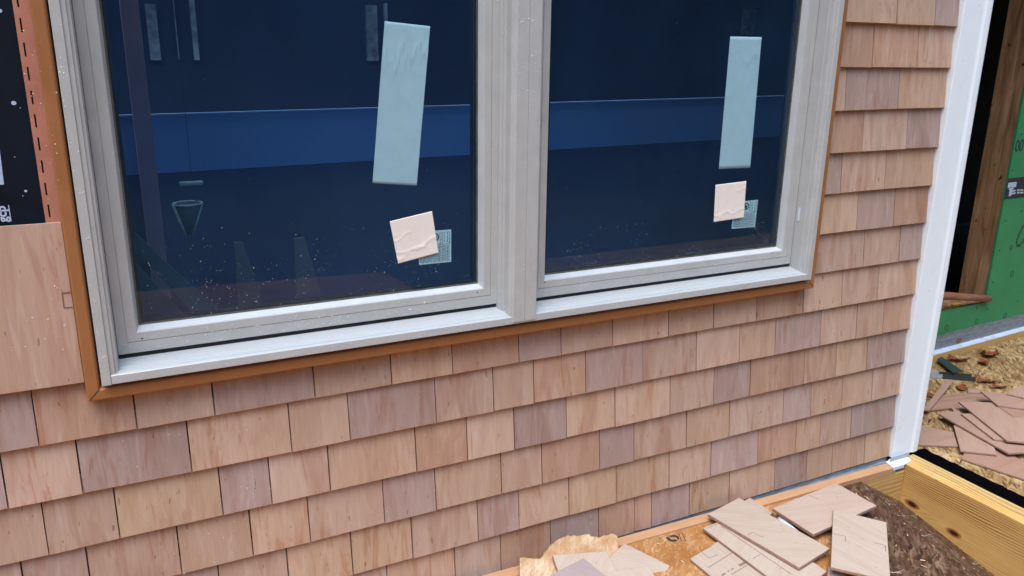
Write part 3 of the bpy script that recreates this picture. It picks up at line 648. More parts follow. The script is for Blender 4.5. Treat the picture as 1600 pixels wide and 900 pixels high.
# printing, nail heads, tape on the sheathing
bm = bmesh.new()
s0, z0 = gs(1569, 281.5); s1, z1 = gs(1569, 312.5)
gbox(bm, es - 0.001, es + 0.9, -0.0012, -0.0002, -0.790, -0.682); tape = obj('black_tape', bm, MT['ink'], gw)
face = Matrix((DIR, Vector((0, 0, 1)), -NRM)).transposed()
tq = face.to_quaternion()
def gtext(txt, px, py, size, mat, par, off=-0.0016, sx=1.0, rz=0, bold=0.0):
    s, z = gs(px, py); q = (face @ Matrix.Rotation(rz, 3, 'Z')).to_quaternion()
    return textmesh('printed_lettering', txt, size, G(s, off, z), q, mat, par, sx=sx, bold=bold)
bm = bmesh.new()
def gquad(bm, pts, off): slab(bm, [G(s, off, z) for s, z in pts], 0.0004, -NRM)
def grect(bm, xa, ya, xb, yb, off=-0.0014):
    a, b = gs(xa, ya), gs(xb, yb); gquad(bm, [(a[0], a[1]), (b[0], a[1]), (b[0], b[1]), (a[0], b[1])], off)
grect(bm, 1575.5, 285.5, 1587, 292); grect(bm, 1576, 294, 1583, 295.5); grect(bm, 1577.5, 295.7, 1579.5, 306); grect(bm, 1581, 297, 1586, 299); grect(bm, 1581, 301, 1586, 303)
for k in range(4):
    for i in range(2): grect(bm, 1589 + k * 5.2, 296 + i * 4, 1592.4 + k * 5.2, 298 + i * 4)
obj('tape_emblem', bm, MT['print'], tape)
gtext('00', 1584.5, 237, 0.086, MT['ink'], gw, sx=0.85)
# handwritten curl, and small printed marks
bm = bmesh.new()
pts = [gs(a, b) for a, b in ((1600, 350), (1592, 366), (1588, 378), (1589, 384), (1594, 383), (1600, 374), (1603, 368), (1600, 378), (1603, 384), (1610, 382))]
MT['marker'] = paint('green_black_marker', (0.022, 0.075, 0.035), 0.7)
tube(bm, [G(s, -0.0006, z) for s, z in pts], 0.0085, 6)
c_ = gs(1580, 387); tube(bm, [G(c_[0] + 0.012 * math.cos(a), -0.0006, c_[1] + 0.012 * math.sin(a)) for a in [i * math.pi / 6 for i in range(13)]], 0.0028, 6)
for v in bm.verts:
    t = (v.co - A0).dot(NRM); v.co -= NRM * (t + 0.0008) * 0.85
obj('marker_writing', bm, MT['marker'], gw)
bm = bmesh.new()
for (px, py, k) in ((1479, 512, 10), (1526, 502, 4), (1570, 493, 10), (1581, 428, 10)):
    s, z = gs(px, py); m = 10 if k == 10 else 4
    for i in range(m):
        a0, a1 = 2 * math.pi * i / m + .78, 2 * math.pi * (i + 1) / m + .78
        gquad(bm, [(s + r_ * math.cos(a), z + r_ * 1.1 * math.sin(a)) for r_, a in ((0.0155, a0), (0.0155, a1), (0.0120, a1), (0.0120, a0))], -0.001)
for (px, py) in ((1526, 481), (1543, 483), (1551, 441), (1571, 345), (1562, 391), (1582, 266), (1596, 210), (1519, 510), (1578, 388), (1590, 470), (1596, 330)):
    s, z = gs(px, py); gquad(bm, [(s + 0.0052 * math.cos(a), z + 0.0052 * math.sin(a)) for a in [i * math.pi / 4 for i in range(8)]], -0.001)
obj('fastener_marks', bm, MT['ink'], gw)
# base flashing, crinkled along its top
bm = bmesh.new(); N_ = 120; rows = []
for i in range(N_ + 1):
    s = -0.9 + 4.0 * i / N_; wv = 0.006 * noise.noise(Vector((s * 4, 0, 1))) + 0.003 * noise.noise(Vector((s * 15, 3, 1)))
    rows.append([bm.verts.new(G(s, o_, z_)) for o_, z_ in ((0.0 - 0.001, -1.468 + wv), (-0.004, -1.468 + wv * .8), (-0.003, -1.480 + wv * .4), (-0.004, -1.497), (-0.006, -1.499), (-0.0055, -1.540), (-0.009, -1.545))])
for i in range(N_):
    for k in range(6): bm.faces.new((rows[i][k], rows[i + 1][k], rows[i + 1][k + 1], rows[i][k + 1]))
obj('base_flashing', bm, MT['flash'], gw)
bm = bmesh.new()
prism(bm, [(0, 0), (1, 0), (1, 1), (0, 1)], 'x', 0, 1); bm.free(); bm = bmesh.new()
V = []
for s in (-0.9, 3.1):
    V.append([bm.verts.new(G(s, o_, z_)) for o_, z_ in ((-0.0085, -1.5445), (-0.010, -1.5455), (-0.038, -1.5500), (-0.0385, -1.553), (-0.008, -1.551))])
for k in range(5): bm.faces.new((V[0][k], V[1][k], V[1][(k + 1) % 5], V[0][(k + 1) % 5]))
obj('flashing_lip', bm, MT['metal_light'], gw)
bm = bmesh.new(); gbox(bm, -0.9, 3.1, -0.088, -0.0088, Z2 + 0.0004, -1.5535)
for v in bm.verts: pass
MT['plank'] = pine('yellow_plank', (0.40, 0.24, 0.075), (0.27, 0.13, 0.035), 'x', 110)
tag(obj('base_plank', bm, MT['plank']), 'yellow wood plank along the foot of the green wall', 'plank')

# ------------------------------------------------------------------ curb lumber, trim and flashing at the foot of the shingles
MT['pt_face'] = pine('sawn_pine_side', (0.74, 0.46, 0.160), (0.36, 0.165, 0.045), 'y', 110,
    knots=[(at(1425, 788, (1, 0, 0), 2.505).y, at(1425, 788, (1, 0, 0), 2.505).z, 0.030, 0.014), (at(1490, 833, (1, 0, 0), 2.505).y, at(1490, 833, (1, 0, 0), 2.505).z, 0.028, 0.013)])
MT['pt_top'] = pine('sawn_pine_top', (0.58, 0.41, 0.18), (0.44, 0.27, 0.10), 'y', 60)
MT['pt_wall'] = pine('sawn_pine_ledger', (0.58, 0.39, 0.15), (0.44, 0.25, 0.085), 'x', 60)
ZT = -1.530
bm = bmesh.new(); box(bm, 2.505, 2.5515, -2.6, -0.024, -1.95, ZT, 0.003); tag(obj('curb_beam', bm, MT['pt_face']), 'knotty yellow pine beam nearest the debris, running out from the corner board', 'beam', 'doubled curb beams')
bm = bmesh.new(); box(bm, 2.5525, 2.600, -2.6, -0.012, -1.95, ZT - 0.001, 0.003); tag(obj('curb_beam', bm, MT['pt_top']), 'yellow pine beam beside the black strip, outer one of the doubled pair', 'beam', 'doubled curb beams')
def tilt(bm):
    for v in bm.verts: v.co.z += 0.02 * (2.43 - v.co.x)
bm = bmesh.new(); box(bm, -3.0, 2.5045, -0.0555, -0.018, -1.90, -1.5565, 0.002); tilt(bm); tag(obj('ledger_beam', bm, MT['pt_wall']), 'yellow pine beam under the brown trim board along the wall foot', 'beam')
MT['btrim'] = paint('light_brown_trim_board', (0.50, 0.285, 0.155), 0.5, 0.10, 10, stretch=(1, 8, 8))
bm = bmesh.new(); box(bm, -3.0, 2.452, -0.0565, -0.0195, -1.5560, ZT, 0.0015); tilt(bm); tag(obj('trim_board', bm, MT['btrim']), 'narrow light brown trim board lying along the foot of the shingles', 'trim board')
bf = tag(empty('wall_flashing', (1, 0, -1.53)), 'thin grey metal flashing between the shingles and brown trim board', 'flashing')
bm = bmesh.new(); box(bm, -3.0, 2.47, -0.0180, 0.0185, -1.5365, -1.5352); box(bm, -3.0, 2.47, 0.002, 0.0035, -1.5350, -1.5235); obj('strip', bm, MT['flash'], bf)
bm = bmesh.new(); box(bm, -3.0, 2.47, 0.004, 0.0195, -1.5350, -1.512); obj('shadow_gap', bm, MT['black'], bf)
bm = bmesh.new()
slab(bm, [at(a, b, (0, 0, 1), ZT + 0.0025) for a, b in ((1384, 722), (1392, 716), (1411, 707), (1424, 719), (1413, 726), (1396, 731))], 0.0012)
slab(bm, [at(1396, 731, (0, 0, 1), ZT + .0024) , at(1413, 726, (0, 0, 1), ZT + .0024), at(1413, 726, (0, 0, 1), ZT + .0024) + Vector((0, 0, -.012)), at(1396, 731, (0, 0, 1), ZT + .0024) + Vector((0, 0, -.012))], 0.0010, (0, -1, 0))
tag(obj('corner_flashing', bm, MT['metal_light']), 'small bent bright metal flashing below the white corner board', 'flashing')
bm = bmesh.new()
slab(bm, [at(a, b, (0, 0, 1), ZT + 0.005) for a, b in ((1408, 706), (1416, 700), (1423, 704), (1412, 711))], 0.004)
slab(bm, [(2.46, -0.024, ZT + .02), (2.56, -0.024, ZT + .02), (2.56, -0.024, ZT + .002), (2.46, -0.024, ZT + .002)], 0.002, (0, -1, 0))
tag(obj('metal_tab', bm, MT['metal']), 'grey metal tab tucked under the corner board bottom', 'metal tab')
# black felt strip with a ragged edge
bm = bmesh.new(); pts = [(2.6015, 0.03), (2.6015, -2.2)]; y = -2.2
while y < 0.03: pts.append((2.712 + 0.007 * noise.noise(Vector((y * 30, 0, 0))) + 0.004 * noise.noise(Vector((y * 110, 2, 0))), y)); y += 0.008
slab(bm, [(a, b, Z2 + 0.0045) for a, b in pts], 0.004)
tag(obj('felt_strip', bm, MT['black_felt']), 'black felt strip with ragged edge beside the outer curb beam', 'strip')

# ------------------------------------------------------------------ loose boards and shingle offcuts
MT['sawn_edge'] = paint('sawn_cedar_edge', (0.33, 0.205, 0.155), 0.7, 0.25, 90)
def piece(name, px, n, c, thick, mat, label, cat, group=None, bev=0.0008, seedc=None, marks=()):
    top = [at(a, b, n, c) for a, b in px]
    bm = bmesh.new(); slab(bm, top, thick, n, bev)
    cen = sum(top, Vector()) / len(top)
    bmesh.ops.recalc_face_normals(bm, faces=bm.faces); nn_ = Vector(n).normalized()
    for f in bm.faces: f.material_index = 0 if abs(f.normal.dot(nn_)) > 0.8 else 1
    mat = [mat, MT['sawn_edge'] if name == 'shingle_offcut' else mat]
    # own origin at the piece, grain along its first edge
    if marks:
        root = empty(name, cen); tag(root, label, cat, group); o = obj('board', bm, mat, root)
        nn = Vector(n).normalized()
        for (xa, ya, xb, yb, wd) in marks:
            mb = bmesh.new()
            p, q = at(xa, ya, n, c) + nn * 0.0004, at(xb, yb, n, c) + nn * 0.0004; sd2 = (q - p).cross(nn).normalized() * wd
            slab(mb, [p - sd2, q - sd2, q + sd2, p + sd2], 0.0003, nn)
            obj('pressed_line', mb, MT['pencil'], root)
        return root
    me_loc = cen
    for v in bm.verts: v.co -= cen
    o = obj(name, bm, mat); o.location = cen
    return tag(o, label, cat, group)
# shingle offcut materials: paler raw back faces, grain in the piece's own direction
def offcut(name, ang, tone, streak=0.45):
    s = NT(name)
    def v(a, b): return s.coord((a, b, a), rot=(0, 0, 0)) if False else mp(a, b)
    def mp(a, b):
        tc = s.n('ShaderNodeTexCoord'); m1 = s.n('ShaderNodeMapping'); m1.inputs['Rotation'].default_value = (0, 0, ang); m2 = s.n('ShaderNodeMapping'); m2.inputs['Scale'].default_value = (a, b, 20)
        s.l(tc.outputs['Object'], m1.inputs[0]); s.l(m1.outputs[0], m2.inputs[0]); return m2.outputs[0]
    fine = s.noise(mp(8, 170), 1, 4, 0.6, 0.2); mid = s.noise(mp(4, 26), 1, 3, 0.55, 0.7); sp = s.noise(mp(50, 120), 1, 1)
    c = s.mix(tone, s.mix(tone, (0.84, 0.70, 0.62), 1.0, 'MULTIPLY'), s.ramp(mid, [(0.45, 0.0), (0.72, streak * 0.7)]))
    c = s.mix(c, s.mix(c, (0.86, 0.80, 0.76), 1.0, 'MULTIPLY'), s.ramp(fine, [(0.4, 0.0), (0.75, 0.7)]))
    c = s.mix(c, (0.25, 0.15, 0.11), s.ramp(sp, [(0.73, 0.0), (0.76, 0.5)]))
    s.bump(fine, 0.2, 0.001); return s.fin(c, 0.6, 0.3)
PALE = (0.46, 0.375, 0.305)
OC = [offcut('raw_cedar_%s' % n, a, t) for n, a, t in (('a', 0.5, PALE), ('b', -0.6, (0.475, 0.39, 0.32)), ('c', 1.4, (0.465, 0.38, 0.31)), ('d', 0.1, (0.46, 0.36, 0.295)))]
OC_M = offcut('mauve_cedar', 0.7, (0.345, 0.28, 0.27)); OC_R = [offcut('rosy_cedar_%s' % n, a, t, 0.8) for n, a, t in (('a', 0.2, (0.40, 0.255, 0.195)), ('b', -0.7, (0.42, 0.275, 0.21)), ('c', 0.05, (0.37, 0.225, 0.165)))]
# orange OSB panel on the deck, with the stamped emblem
def d1(h): return N1, C1 + h
def d2(h): return NS, CS + h
n_, c_ = N1, C1
bm = bmesh.new(); cpx, cpy = 1052, 841
def onp(a, b): return at(a, b, n_, c_ + 0.0006)
for s_, a0 in ((1, -0.5), (1, 2.64)):
    outer = [onp(cpx + 9.5 * math.cos(a0 + t * 2.7 / 8 + .15), cpy - 5.2 * math.sin(a0 + t * 2.7 / 8 + .15)) for t in range(9)]
    inner = [onp(cpx + 5.5 * math.cos(a0 + t * 2.7 / 8 + .15), cpy - 2.2 * math.sin(a0 + t * 2.7 / 8 + .15)) for t in range(9)]
    slab(bm, outer + inner[::-1], 0.0004, N1)
slab(bm, [onp(1041, 839), onp(1044, 839), onp(1044, 841.5), onp(1041, 841.5)], 0.0004, N1)
for (xa, ya, xb, yb) in ((1060, 834, 1065, 846), (1065, 832, 1071, 845)):
    slab(bm, [onp(xa, ya), onp(xa + 1.1, ya), onp(xb + 1.1, yb), onp(xb, yb)], 0.0004, N1)
tag(obj('stamp', bm, MT['ink']), 'black oval stamp with two strokes printed on the orange board deck', 'stamp')
# torn pale OSB scrap leaning on the trim board
NL = Vector((0, -0.36, 1)); CL = -1.4457
out = [(813, 912), (812, 872), (822, 871), (834, 873), (846, 871), (852, 862), (862, 850), (872, 843), (884, 838), (897, 836), (905, 837), (916, 835), (926, 838), (934, 840), (942, 837), (950, 836), (957, 834), (963, 837), (966, 842), (965, 850), (968, 858), (972, 870), (985, 912)]
o2 = []
for i, (a, b) in enumerate(out[:-1]):
    a2, b2 = out[i + 1]; o2.append((a, b))
    if 0 < i < len(out) - 2:
        for t in (0.33, 0.66): o2.append((a + (a2 - a) * t + rng.uniform(-1.3, 1.3), b + (b2 - b) * t + rng.uniform(-1.6, 1.6)))
o2.append(out[-1])
piece('torn_osb_scrap', o2, NL, CL, 0.011, MT['osb_pale'], 'torn pale strand board scrap leaning on the trim board at the wall', 'board scrap', bev=0)
LEFT = 'shingle offcuts heaped at the wall foot'; RIGHT = 'shingle offcuts scattered beyond the curb'
def L(h): return NL, CL + h
def q(name, px, plane, mat, label, group, thick=0.0075, marks=()):
    return piece(name, px, plane[0], plane[1], thick, mat, label, 'shingle offcut', group, marks=marks)
q('shingle_offcut', [(950, 872), (976, 849), (1047, 884), (1030, 915), (960, 915)], L(0.010), OC[0], 'pale square-cut offcut right of the torn board scrap, beside the mauve one', LEFT)
q('shingle_offcut', [(863, 867), (948, 861), (963, 890), (966, 915), (880, 915)], L(0.019), OC[1], 'cream offcut lying on the torn board scrap, under the mauve one', LEFT)
q('shingle_offcut', [(925, 897), (1015, 884), (1030, 915), (915, 915)], L(0.029), OC[2], 'cream offcut at the bottom edge in front of the square-cut pale one', LEFT)
q('shingle_offcut', [(862, 897), (912, 872), (950, 903), (955, 925), (840, 925)], L(0.036), OC_M, 'mauve offcut on top of the small heap at the bottom edge', LEFT)
q('shingle_offcut', [(1078, 873), (1121, 846), (1222, 908), (1140, 925)], d1(0.009), OC[2], 'pale offcut scribed with lines and faint print, at the bottom edge', LEFT,
  marks=[(1107, 887, 1145, 863, .0010), (1143, 898, 1172, 880, .0010), (1096, 862, 1108, 872, .0007), (1096, 862, 1112, 853, .0007), (1108, 872, 1122, 867, .0007), (1128, 899, 1133, 896, .0028), (1137, 893, 1139, 892, .0022), (1143, 890, 1146, 888, .0022), (1155, 884, 1164, 879, .0042)])
q('shingle_offcut', [(1098, 825), (1123, 815), (1272, 879), (1292, 893), (1262, 915), (1205, 905)], d1(0.018), OC[1], 'long pale offcut with a lengthwise scribed line, under the wide one', LEFT,
  marks=[(1128, 823, 1236, 897, .0011), (1104, 826, 1121, 818, .0007), (1176, 873, 1188, 866, .0007)])
q('shingle_offcut', [(1148, 790), (1172, 777.5), (1208, 801), (1180, 822)], d1(0.012), OC[3], 'short offcut corner showing above the wide pale one at the wall', LEFT)
q('shingle_offcut', [(1106, 803), (1155, 777.5), (1297, 857), (1249, 887)], d1(0.030), OC[0], 'wide pale offcut leaning on the trim board, left of the white pen', LEFT, thick=0.010,
  marks=[(1168, 836, 1176, 831.5, .0007), (1176, 831.5, 1192, 840, .0007)])
q('shingle_offcut', [(1207, 794), (1306, 754.5), (1370, 790), (1271, 835)], d1(0.034), OC[3], 'broad square offcut nearest the curb corner, right of the white pen', LEFT, thick=0.010,
  marks=[(1264, 774, 1279, 780, .0008)])
q('shingle_offcut', [(1294, 885), (1322, 892), (1320, 925), (1290, 925)], d1(0.014), OC_M, 'small mauve offcut poking out below the scribed upright one', LEFT)
q('shingle_offcut', [(1302, 796), (1385, 816), (1392, 915), (1372, 903), (1298, 886)], d1(0.046), OC[2], 'upright pale offcut with two stamped corner marks, on the square one', LEFT, thick=0.009,
  marks=[(1303, 834, 1321, 838, .0008), (1321, 838, 1321, 846, .0008), (1366, 848, 1383, 852, .0008), (1383, 852, 1384, 862, .0008)])
def P2(h): return Vector((0, 0, 1)), Z2 + h
q('shingle_offcut', [(1425, 662), (1490, 675), (1497, 697), (1425, 694)], P2(0.009), OC_R[0], 'rosy offcut half hidden behind the corner board, by the felt strip', RIGHT)
q('shingle_offcut', [(1502, 716), (1507, 707), (1560, 700), (1610, 726), (1612, 752)], P2(0.010), OC_R[2], 'long grained offcut lowest at the right edge, nearest the felt strip', RIGHT)
q('shingle_offcut', [(1436, 642), (1466, 618), (1530, 611), (1557, 629), (1500, 633), (1484, 637)], P2(0.012), OC_R[2], 'striped offcut behind the upper end of the wide flat ones', RIGHT,
  marks=[(1468, 627, 1540, 620, .0015), (1470, 621, 1532, 613.5, .001)])
q('shingle_offcut', [(1483, 634), (1502, 632), (1520, 650), (1500, 652)], P2(0.010), OC_R[0], 'short dark offcut tucked between the striped and the wide ones', RIGHT)
q('shingle_offcut', [(1490, 664), (1514, 668), (1553, 697), (1558, 710), (1501, 704)], P2(0.020), OC_R[1], 'blunt ended offcut pointing at the felt strip, among the rosy ones', RIGHT)
q('shingle_offcut', [(1466, 646), (1497, 641.5), (1553, 686), (1612, 690), (1612, 706), (1576, 708)], P2(0.030), OC_R[0], 'long offcut with one pointed end over the blunt ended one', RIGHT)
q('shingle_offcut', [(1501, 646), (1521, 646), (1573, 688), (1553, 686)], P2(0.038), OC_R[1], 'thin sliver of an offcut just left of the widest one', RIGHT)
q('shingle_offcut', [(1497, 627), (1553, 629), (1580, 642), (1612, 655), (1612, 692), (1573, 688)], P2(0.047), OC_R[1], 'widest rosy offcut, on top of the heap beyond the curb', RIGHT)
q('shingle_offcut', [(1556, 633), (1580, 636), (1612, 640), (1612, 651), (1584, 651)], P2(0.050), OC_R[2], 'dull offcut between the widest one and the top right one', RIGHT)
q('shingle_offcut', [(1532, 611), (1570, 614), (1612, 622), (1612, 640), (1559, 633)], P2(0.058), OC_R[0], 'flat offcut at the upper right edge of the heap', RIGHT)
q('shingle_offcut', [(1573, 615), (1594, 601), (1612, 603), (1612, 624)], P2(0.066), OC_R[1], 'square-cornered offcut farthest right at the edge of the picture', RIGHT)
q('shingle_offcut', [(1512, 606), (1532, 609), (1534, 614), (1513, 613)], P2(0.018), OC_R[1], 'tiny offcut tip behind the striped one', RIGHT)
q('shingle_offcut', [(1478, 592), (1490, 595), (1452, 641), (1443, 639)], P2(0.028), OC_R[0], 'narrow stick-like offcut standing nearest the corner board', RIGHT)

# metal offcuts, wedge, leaves beyond the curb
bm = bmesh.new(); slab(bm, [at(a, b, *P2(0.022)) for a, b in ((1464, 561), (1471, 557), (1506, 580), (1489, 582))], 0.004, bev=0.0006)
tag(obj('metal_strip', bm, MT['dark_metal']), 'dark flat metal strip lying slantwise by the green wall', 'metal strip')
chn = tag(empty('metal_channel', at(1490, 588, *P2(0.0))), 'dark open metal channel with one pale blue end', 'metal channel')
a, b = at(1452, 590, *P2(0.002)), at(1524, 596, *P2(0.002)); dd = (b - a); u_ = dd.normalized(); w_ = Vector((-u_.y, u_.x, 0))
def chan(t0, t1, mat, nm):
    bm = bmesh.new(); pf = [(0, 0.0), (0, 0.022), (0.0015, 0.022), (0.0015, 0.0015), (0.055, 0.0015), (0.055, 0.014), (0.0565, 0.014), (0.0565, 0.0)]
    A = [bm.verts.new(a + dd * t0 + w_ * p + Vector((0, 0, z))) for p, z in pf]; B = [bm.verts.new(a + dd * t1 + w_ * p + Vector((0, 0, z))) for p, z in pf]
    n = len(pf); bm.faces.new(A); bm.faces.new(B[::-1])
    for i in range(n): bm.faces.new((A[i], B[i], B[(i + 1) % n], A[(i + 1) % n]))
    obj(nm, bm, mat, chn)
chan(0.28, 1.0, MT['dark_metal'], 'dark_channel'); chan(-0.5, 0.279, MT['metal'], 'pale_end')
bm = bmesh.new(); p = [at(a_, b_, *P2(0.0)) for a_, b_ in ((1530, 553), (1533, 548), (1560, 549), (1556, 553))]
T = [bm.verts.new(v_) for v_ in p]; U = [bm.verts.new(p[0] + Vector((0, 0, .03))), bm.verts.new(p[1] + Vector((0, 0, .03)))]
for f in ((T[0], T[1], T[2], T[3]), (T[0], U[0], U[1], T[1]), (T[0], T[3], U[0]), (T[1], U[1], T[2]), (U[0], T[3], T[2], U[1])): bm.faces.new(f)
tag(obj('wood_wedge', bm, MT['plank']), 'small brown wood wedge against the plank by the green wall', 'wedge')
def leaf(px, py, plane, r, ang, lab, curl=0.010, asp=0.6):
    c = at(px, py, *plane); bm = bmesh.new(); n = 10; G_ = []
    for i in range(n + 1):
        t = i / n; wd = asp * r * (math.sin(math.pi * min(1, t * 1.02 + 0.02)) ** 0.7) * (1 + 0.25 * math.sin(t * 17))
        row = []
        for k in (-1, -.5, 0, .5, 1):
            x, y = (t - .5) * 2 * r, k * wd; z = curl * (k * k) * (0.6 + 0.5 * math.sin(t * 5 + k)) + curl * .8 * (t - .5) ** 2 * 4
            row.append(bm.verts.new(c + Vector((x * math.cos(ang) - y * math.sin(ang), x * math.sin(ang) + y * math.cos(ang), z + 0.001))))
        G_.append(row)
    for i in range(n):
        for k in range(4): bm.faces.new((G_[i][k], G_[i + 1][k], G_[i + 1][k + 1], G_[i][k + 1]))
    tag(obj('fallen_leaf', bm, MT['leaf'], smooth=True), lab, 'leaf', 'wet orange leaves on the far deck')
leaf(1547, 556, P2(0.003), 0.058, 0.2, 'largest curled orange leaf beside the wood wedge', 0.022, 0.62)
leaf(1536, 568, P2(0.003), 0.038, 0.9, 'small orange leaf just below the largest leaf', 0.012)
leaf(1498, 564, P2(0.003), 0.055, -0.5, 'orange leaf behind the slanting dark metal strip', 0.018, 0.5)
leaf(1544, 598, P2(0.003), 0.055, -0.45, 'long rusty leaf at the end of the metal channel', 0.014, 0.3)
leaf(1563, 606, P2(0.004), 0.042, -0.35, 'rusty curled leaf touching the flat heap of offcuts', 0.012, 0.35)
leaf(1503, 606, P2(0.003), 0.045, 0.5, 'pale orange leaf by the stick-like offcut', 0.004, 0.5)
leaf(1455, 619, P2(0.003), 0.04, 1.2, 'brown leaf beside the corner board', 0.004, 0.5)
p = at(1499, 532, NRM, GC - 0.008); bm = bmesh.new(); slab(bm, [p + DIR * (0.022 * math.cos(a)) + Vector((0, 0, 0.014 * math.sin(a) * (1 + .3 * math.sin(3 * a)))) for a in [i * math.pi / 8 for i in range(16)]], 0.001, -NRM)
tag(obj('fallen_leaf', bm, MT['leaf']), 'single orange leaf stuck on the crinkled base flashing', 'leaf', 'wet orange leaves on the far deck')
bm = bmesh.new(); sa = gs(1492, 472, 0.05); p = G(sa[0], 0.04, ez); slab(bm, [p + Vector(v_) for v_ in ((-.03, -.01, .004), (.03, -.012, .004), (.035, .012, .006), (-.025, .014, .006))], 0.004)
tag(obj('yellow_scrap', bm, MT['yellow']), 'small yellow scrap on the rough sill of the wall opening', 'scrap')
# white pen in the gap between the offcuts
a, b = at(1216, 809, *d1(0.008)), at(1246, 831, *d1(0.008)); bm = bmesh.new(); d = b - a
tube(bm, [a, a + d * .06, a + d * .2, a + d * .5, a + d], [0.003, 0.0068, 0.0082, 0.0078, 0.0045], 12)
tag(obj('white_pen', bm, MT['plastic'], smooth=True), 'white tapered pen lying between two shingle offcuts', 'pen')
# staples
def staple(pts, plane, lab):
    P = [at(a_, b_, *plane) for a_, b_ in pts]; bm = bmesh.new(); tube(bm, P, 0.0009, 6)
    tag(obj('wire_staple', bm, MT['steel'], smooth=True), lab, 'staple', 'loose wire staples')
ZP = (Vector((0, 0, 1)), ZT + 0.001)
staple([(1441, 733.5), (1442, 736), (1461, 736.5), (1462, 734)], ZP, 'staple lying crosswise on the pine beam top nearest the corner')
staple([(1457, 740), (1459, 742), (1464, 750), (1466, 750)], ZP, 'staple hanging near the edge of the pine beam top')
staple([(1383, 782), (1386, 786), (1399, 789.5), (1401, 787)], d2(0.003), 'staple on the wet deck by the right tip of the square offcut')
staple([(1402, 804), (1404, 805.5), (1426, 806.5), (1428, 804)], d2(0.003), 'staple on the wet deck below the first beam knot')
staple([(1393, 894), (1396, 895), (1410, 892), (1412, 890)], d2(0.003), 'staple at the bottom edge beside the upright offcut')
staple([(1520, 880), (1524, 882), (1540, 877), (1541, 874)], d2(0.003), 'staple at the foot of the beam near the bottom right corner')
staple([(1440, 836), (1443, 838), (1462, 833)], d2(0.003), 'staple on the wet deck between the two beam knots')
# slivers and shavings strewn on both decks
MT['sliver'] = paint('wood_slivers', (0.50, 0.36, 0.22), 0.8, 0.4, 30)
bm = bmesh.new()
def sliver(c, n):
    a = rng.uniform(0, 6.3); L_ = rng.uniform(0.002, 0.009); W_ = rng.uniform(0.0006, 0.0022); n = Vector(n).normalized()
    u = Vector((math.cos(a), math.sin(a), 0)); u = (u - n * u.dot(n)).normalized(); v = n.cross(u); c = Vector(c) + n * 0.0022
    slab(bm, [c - u * L_ - v * W_, c + u * L_ - v * W_ * .3 + n * rng.uniform(0, .003), c + u * L_ * .8 + v * W_, c - u * L_ * .9 + v * W_], 0.0008, n)
for i in range(150): x, y = rng.uniform(1.1, 2.05), rng.uniform(-0.6, -0.07); sliver((x, y, deck_z(x)), N1)
for i in range(40):
    x, y = rng.uniform(2.1, 2.49), rng.uniform(-0.6, -0.07); sliver((x, y, min(deck_z(x), slope_z(x, y))), NS if slope_z(x, y) < deck_z(x) else N1)
for i in range(240): sliver((rng.uniform(2.74, 4.4), rng.uniform(-0.4, 0.5), Z2), (0, 0, 1))
tag(obj('wood_shavings', bm, MT['sliver']), kind='stuff')
# ------------------------------------------------------------------ raindrops
bm = bmesh.new()
def drop(c, n, r, flat=0.5, tall=1.0):
    n = Vector(n).normalized(); a = n.orthogonal().normalized(); b = n.cross(a); K = 6
    if abs(n.y) > 0.8: a, b = Vector((1, 0, 0)), Vector((0, 0, 1))
    base = [bm.verts.new(c + (a * math.cos(t) + b * math.sin(t) * tall) * r) for t in [2 * math.pi * i / K for i in range(K)]]
    mid = [bm.verts.new(c + (a * math.cos(t) + b * math.sin(t) * tall) * r * .72 + n * r * flat * .72) for t in [2 * math.pi * i / K for i in range(K)]]
    top = bm.verts.new(c + n * r * flat)
    for i in range(K): bm.faces.new((base[i], base[(i + 1) % K], mid[(i + 1) % K], mid[i])); bm.faces.new((mid[i], mid[(i + 1) % K], top))
def rr(a=0.0007, b=0.0019): return (a + (b - a) * rng.random() ** 2.6) * 0.8
def clus(x0, x1, z0, z1, n, f, seedv, thr=0.0, k=7):
    c = 0; tries = 0
    while c < n and tries < n * 30:
        tries += 1
        x, z = rng.uniform(x0, x1), rng.uniform(z0, z1)
        if noise.noise(Vector((x * k, z * k, seedv))) > thr: f(x, z); c += 1
def on_shingle(x, z):
    k = math.ceil(-z / E_); zb = -k * E_; f = (z - zb) / E_
    drop(Vector((x, 0.012 * f - 0.0004, z)), (0, -1, 0), rr(0.0008, 0.0022))
clus(-0.35, 0.9, -1.45, -0.81, 430, on_shingle, 1, 0.05)
clus(0.9, 2.42, -1.50, -0.81, 260, on_shingle, 1, 0.12)
clus(1.97, 2.42, -0.80, 0.05, 130, on_shingle, 2, 0.1)
clus(-0.35, -0.10, -0.75, -0.44, 90, lambda x, z: drop(Vector((x, -0.0055 + 0.003 * (z + .76), z)), (0, -1, 0), rr(0.001, 0.0024)), 3, -0.1)
clus(-0.055, -0.039, -0.75, 0.1, 110, lambda x, z: drop(Vector((x, F_ - 0.0001, z)), (0, -1, 0), rr(.0009, .0022)), 4, -0.3)
clus(-0.04, 1.90, WZ0 + 0.002, WZ0 + 0.018, 230, lambda x, z: drop(Vector((x, F_ - 0.0001, z)), (0, -1, 0), rr(.0009, .0022)), 5, -0.2)
clus(0.882, 0.944, -0.74, 0.1, 170, lambda x, z: drop(Vector((x, F_ - 0.0026, z)), (0, -1, 0), rr(.0009, .0022)), 6, -0.1)
for (sx0, sx1, _) in SASH: clus(sx0 + 0.003, sx1 - 0.003, -0.718, -0.68, 330, lambda x, z: drop(Vector((x, 0.0119, z)), (0, -1, 0), rr(.0009, .0022)), 7, -0.22)
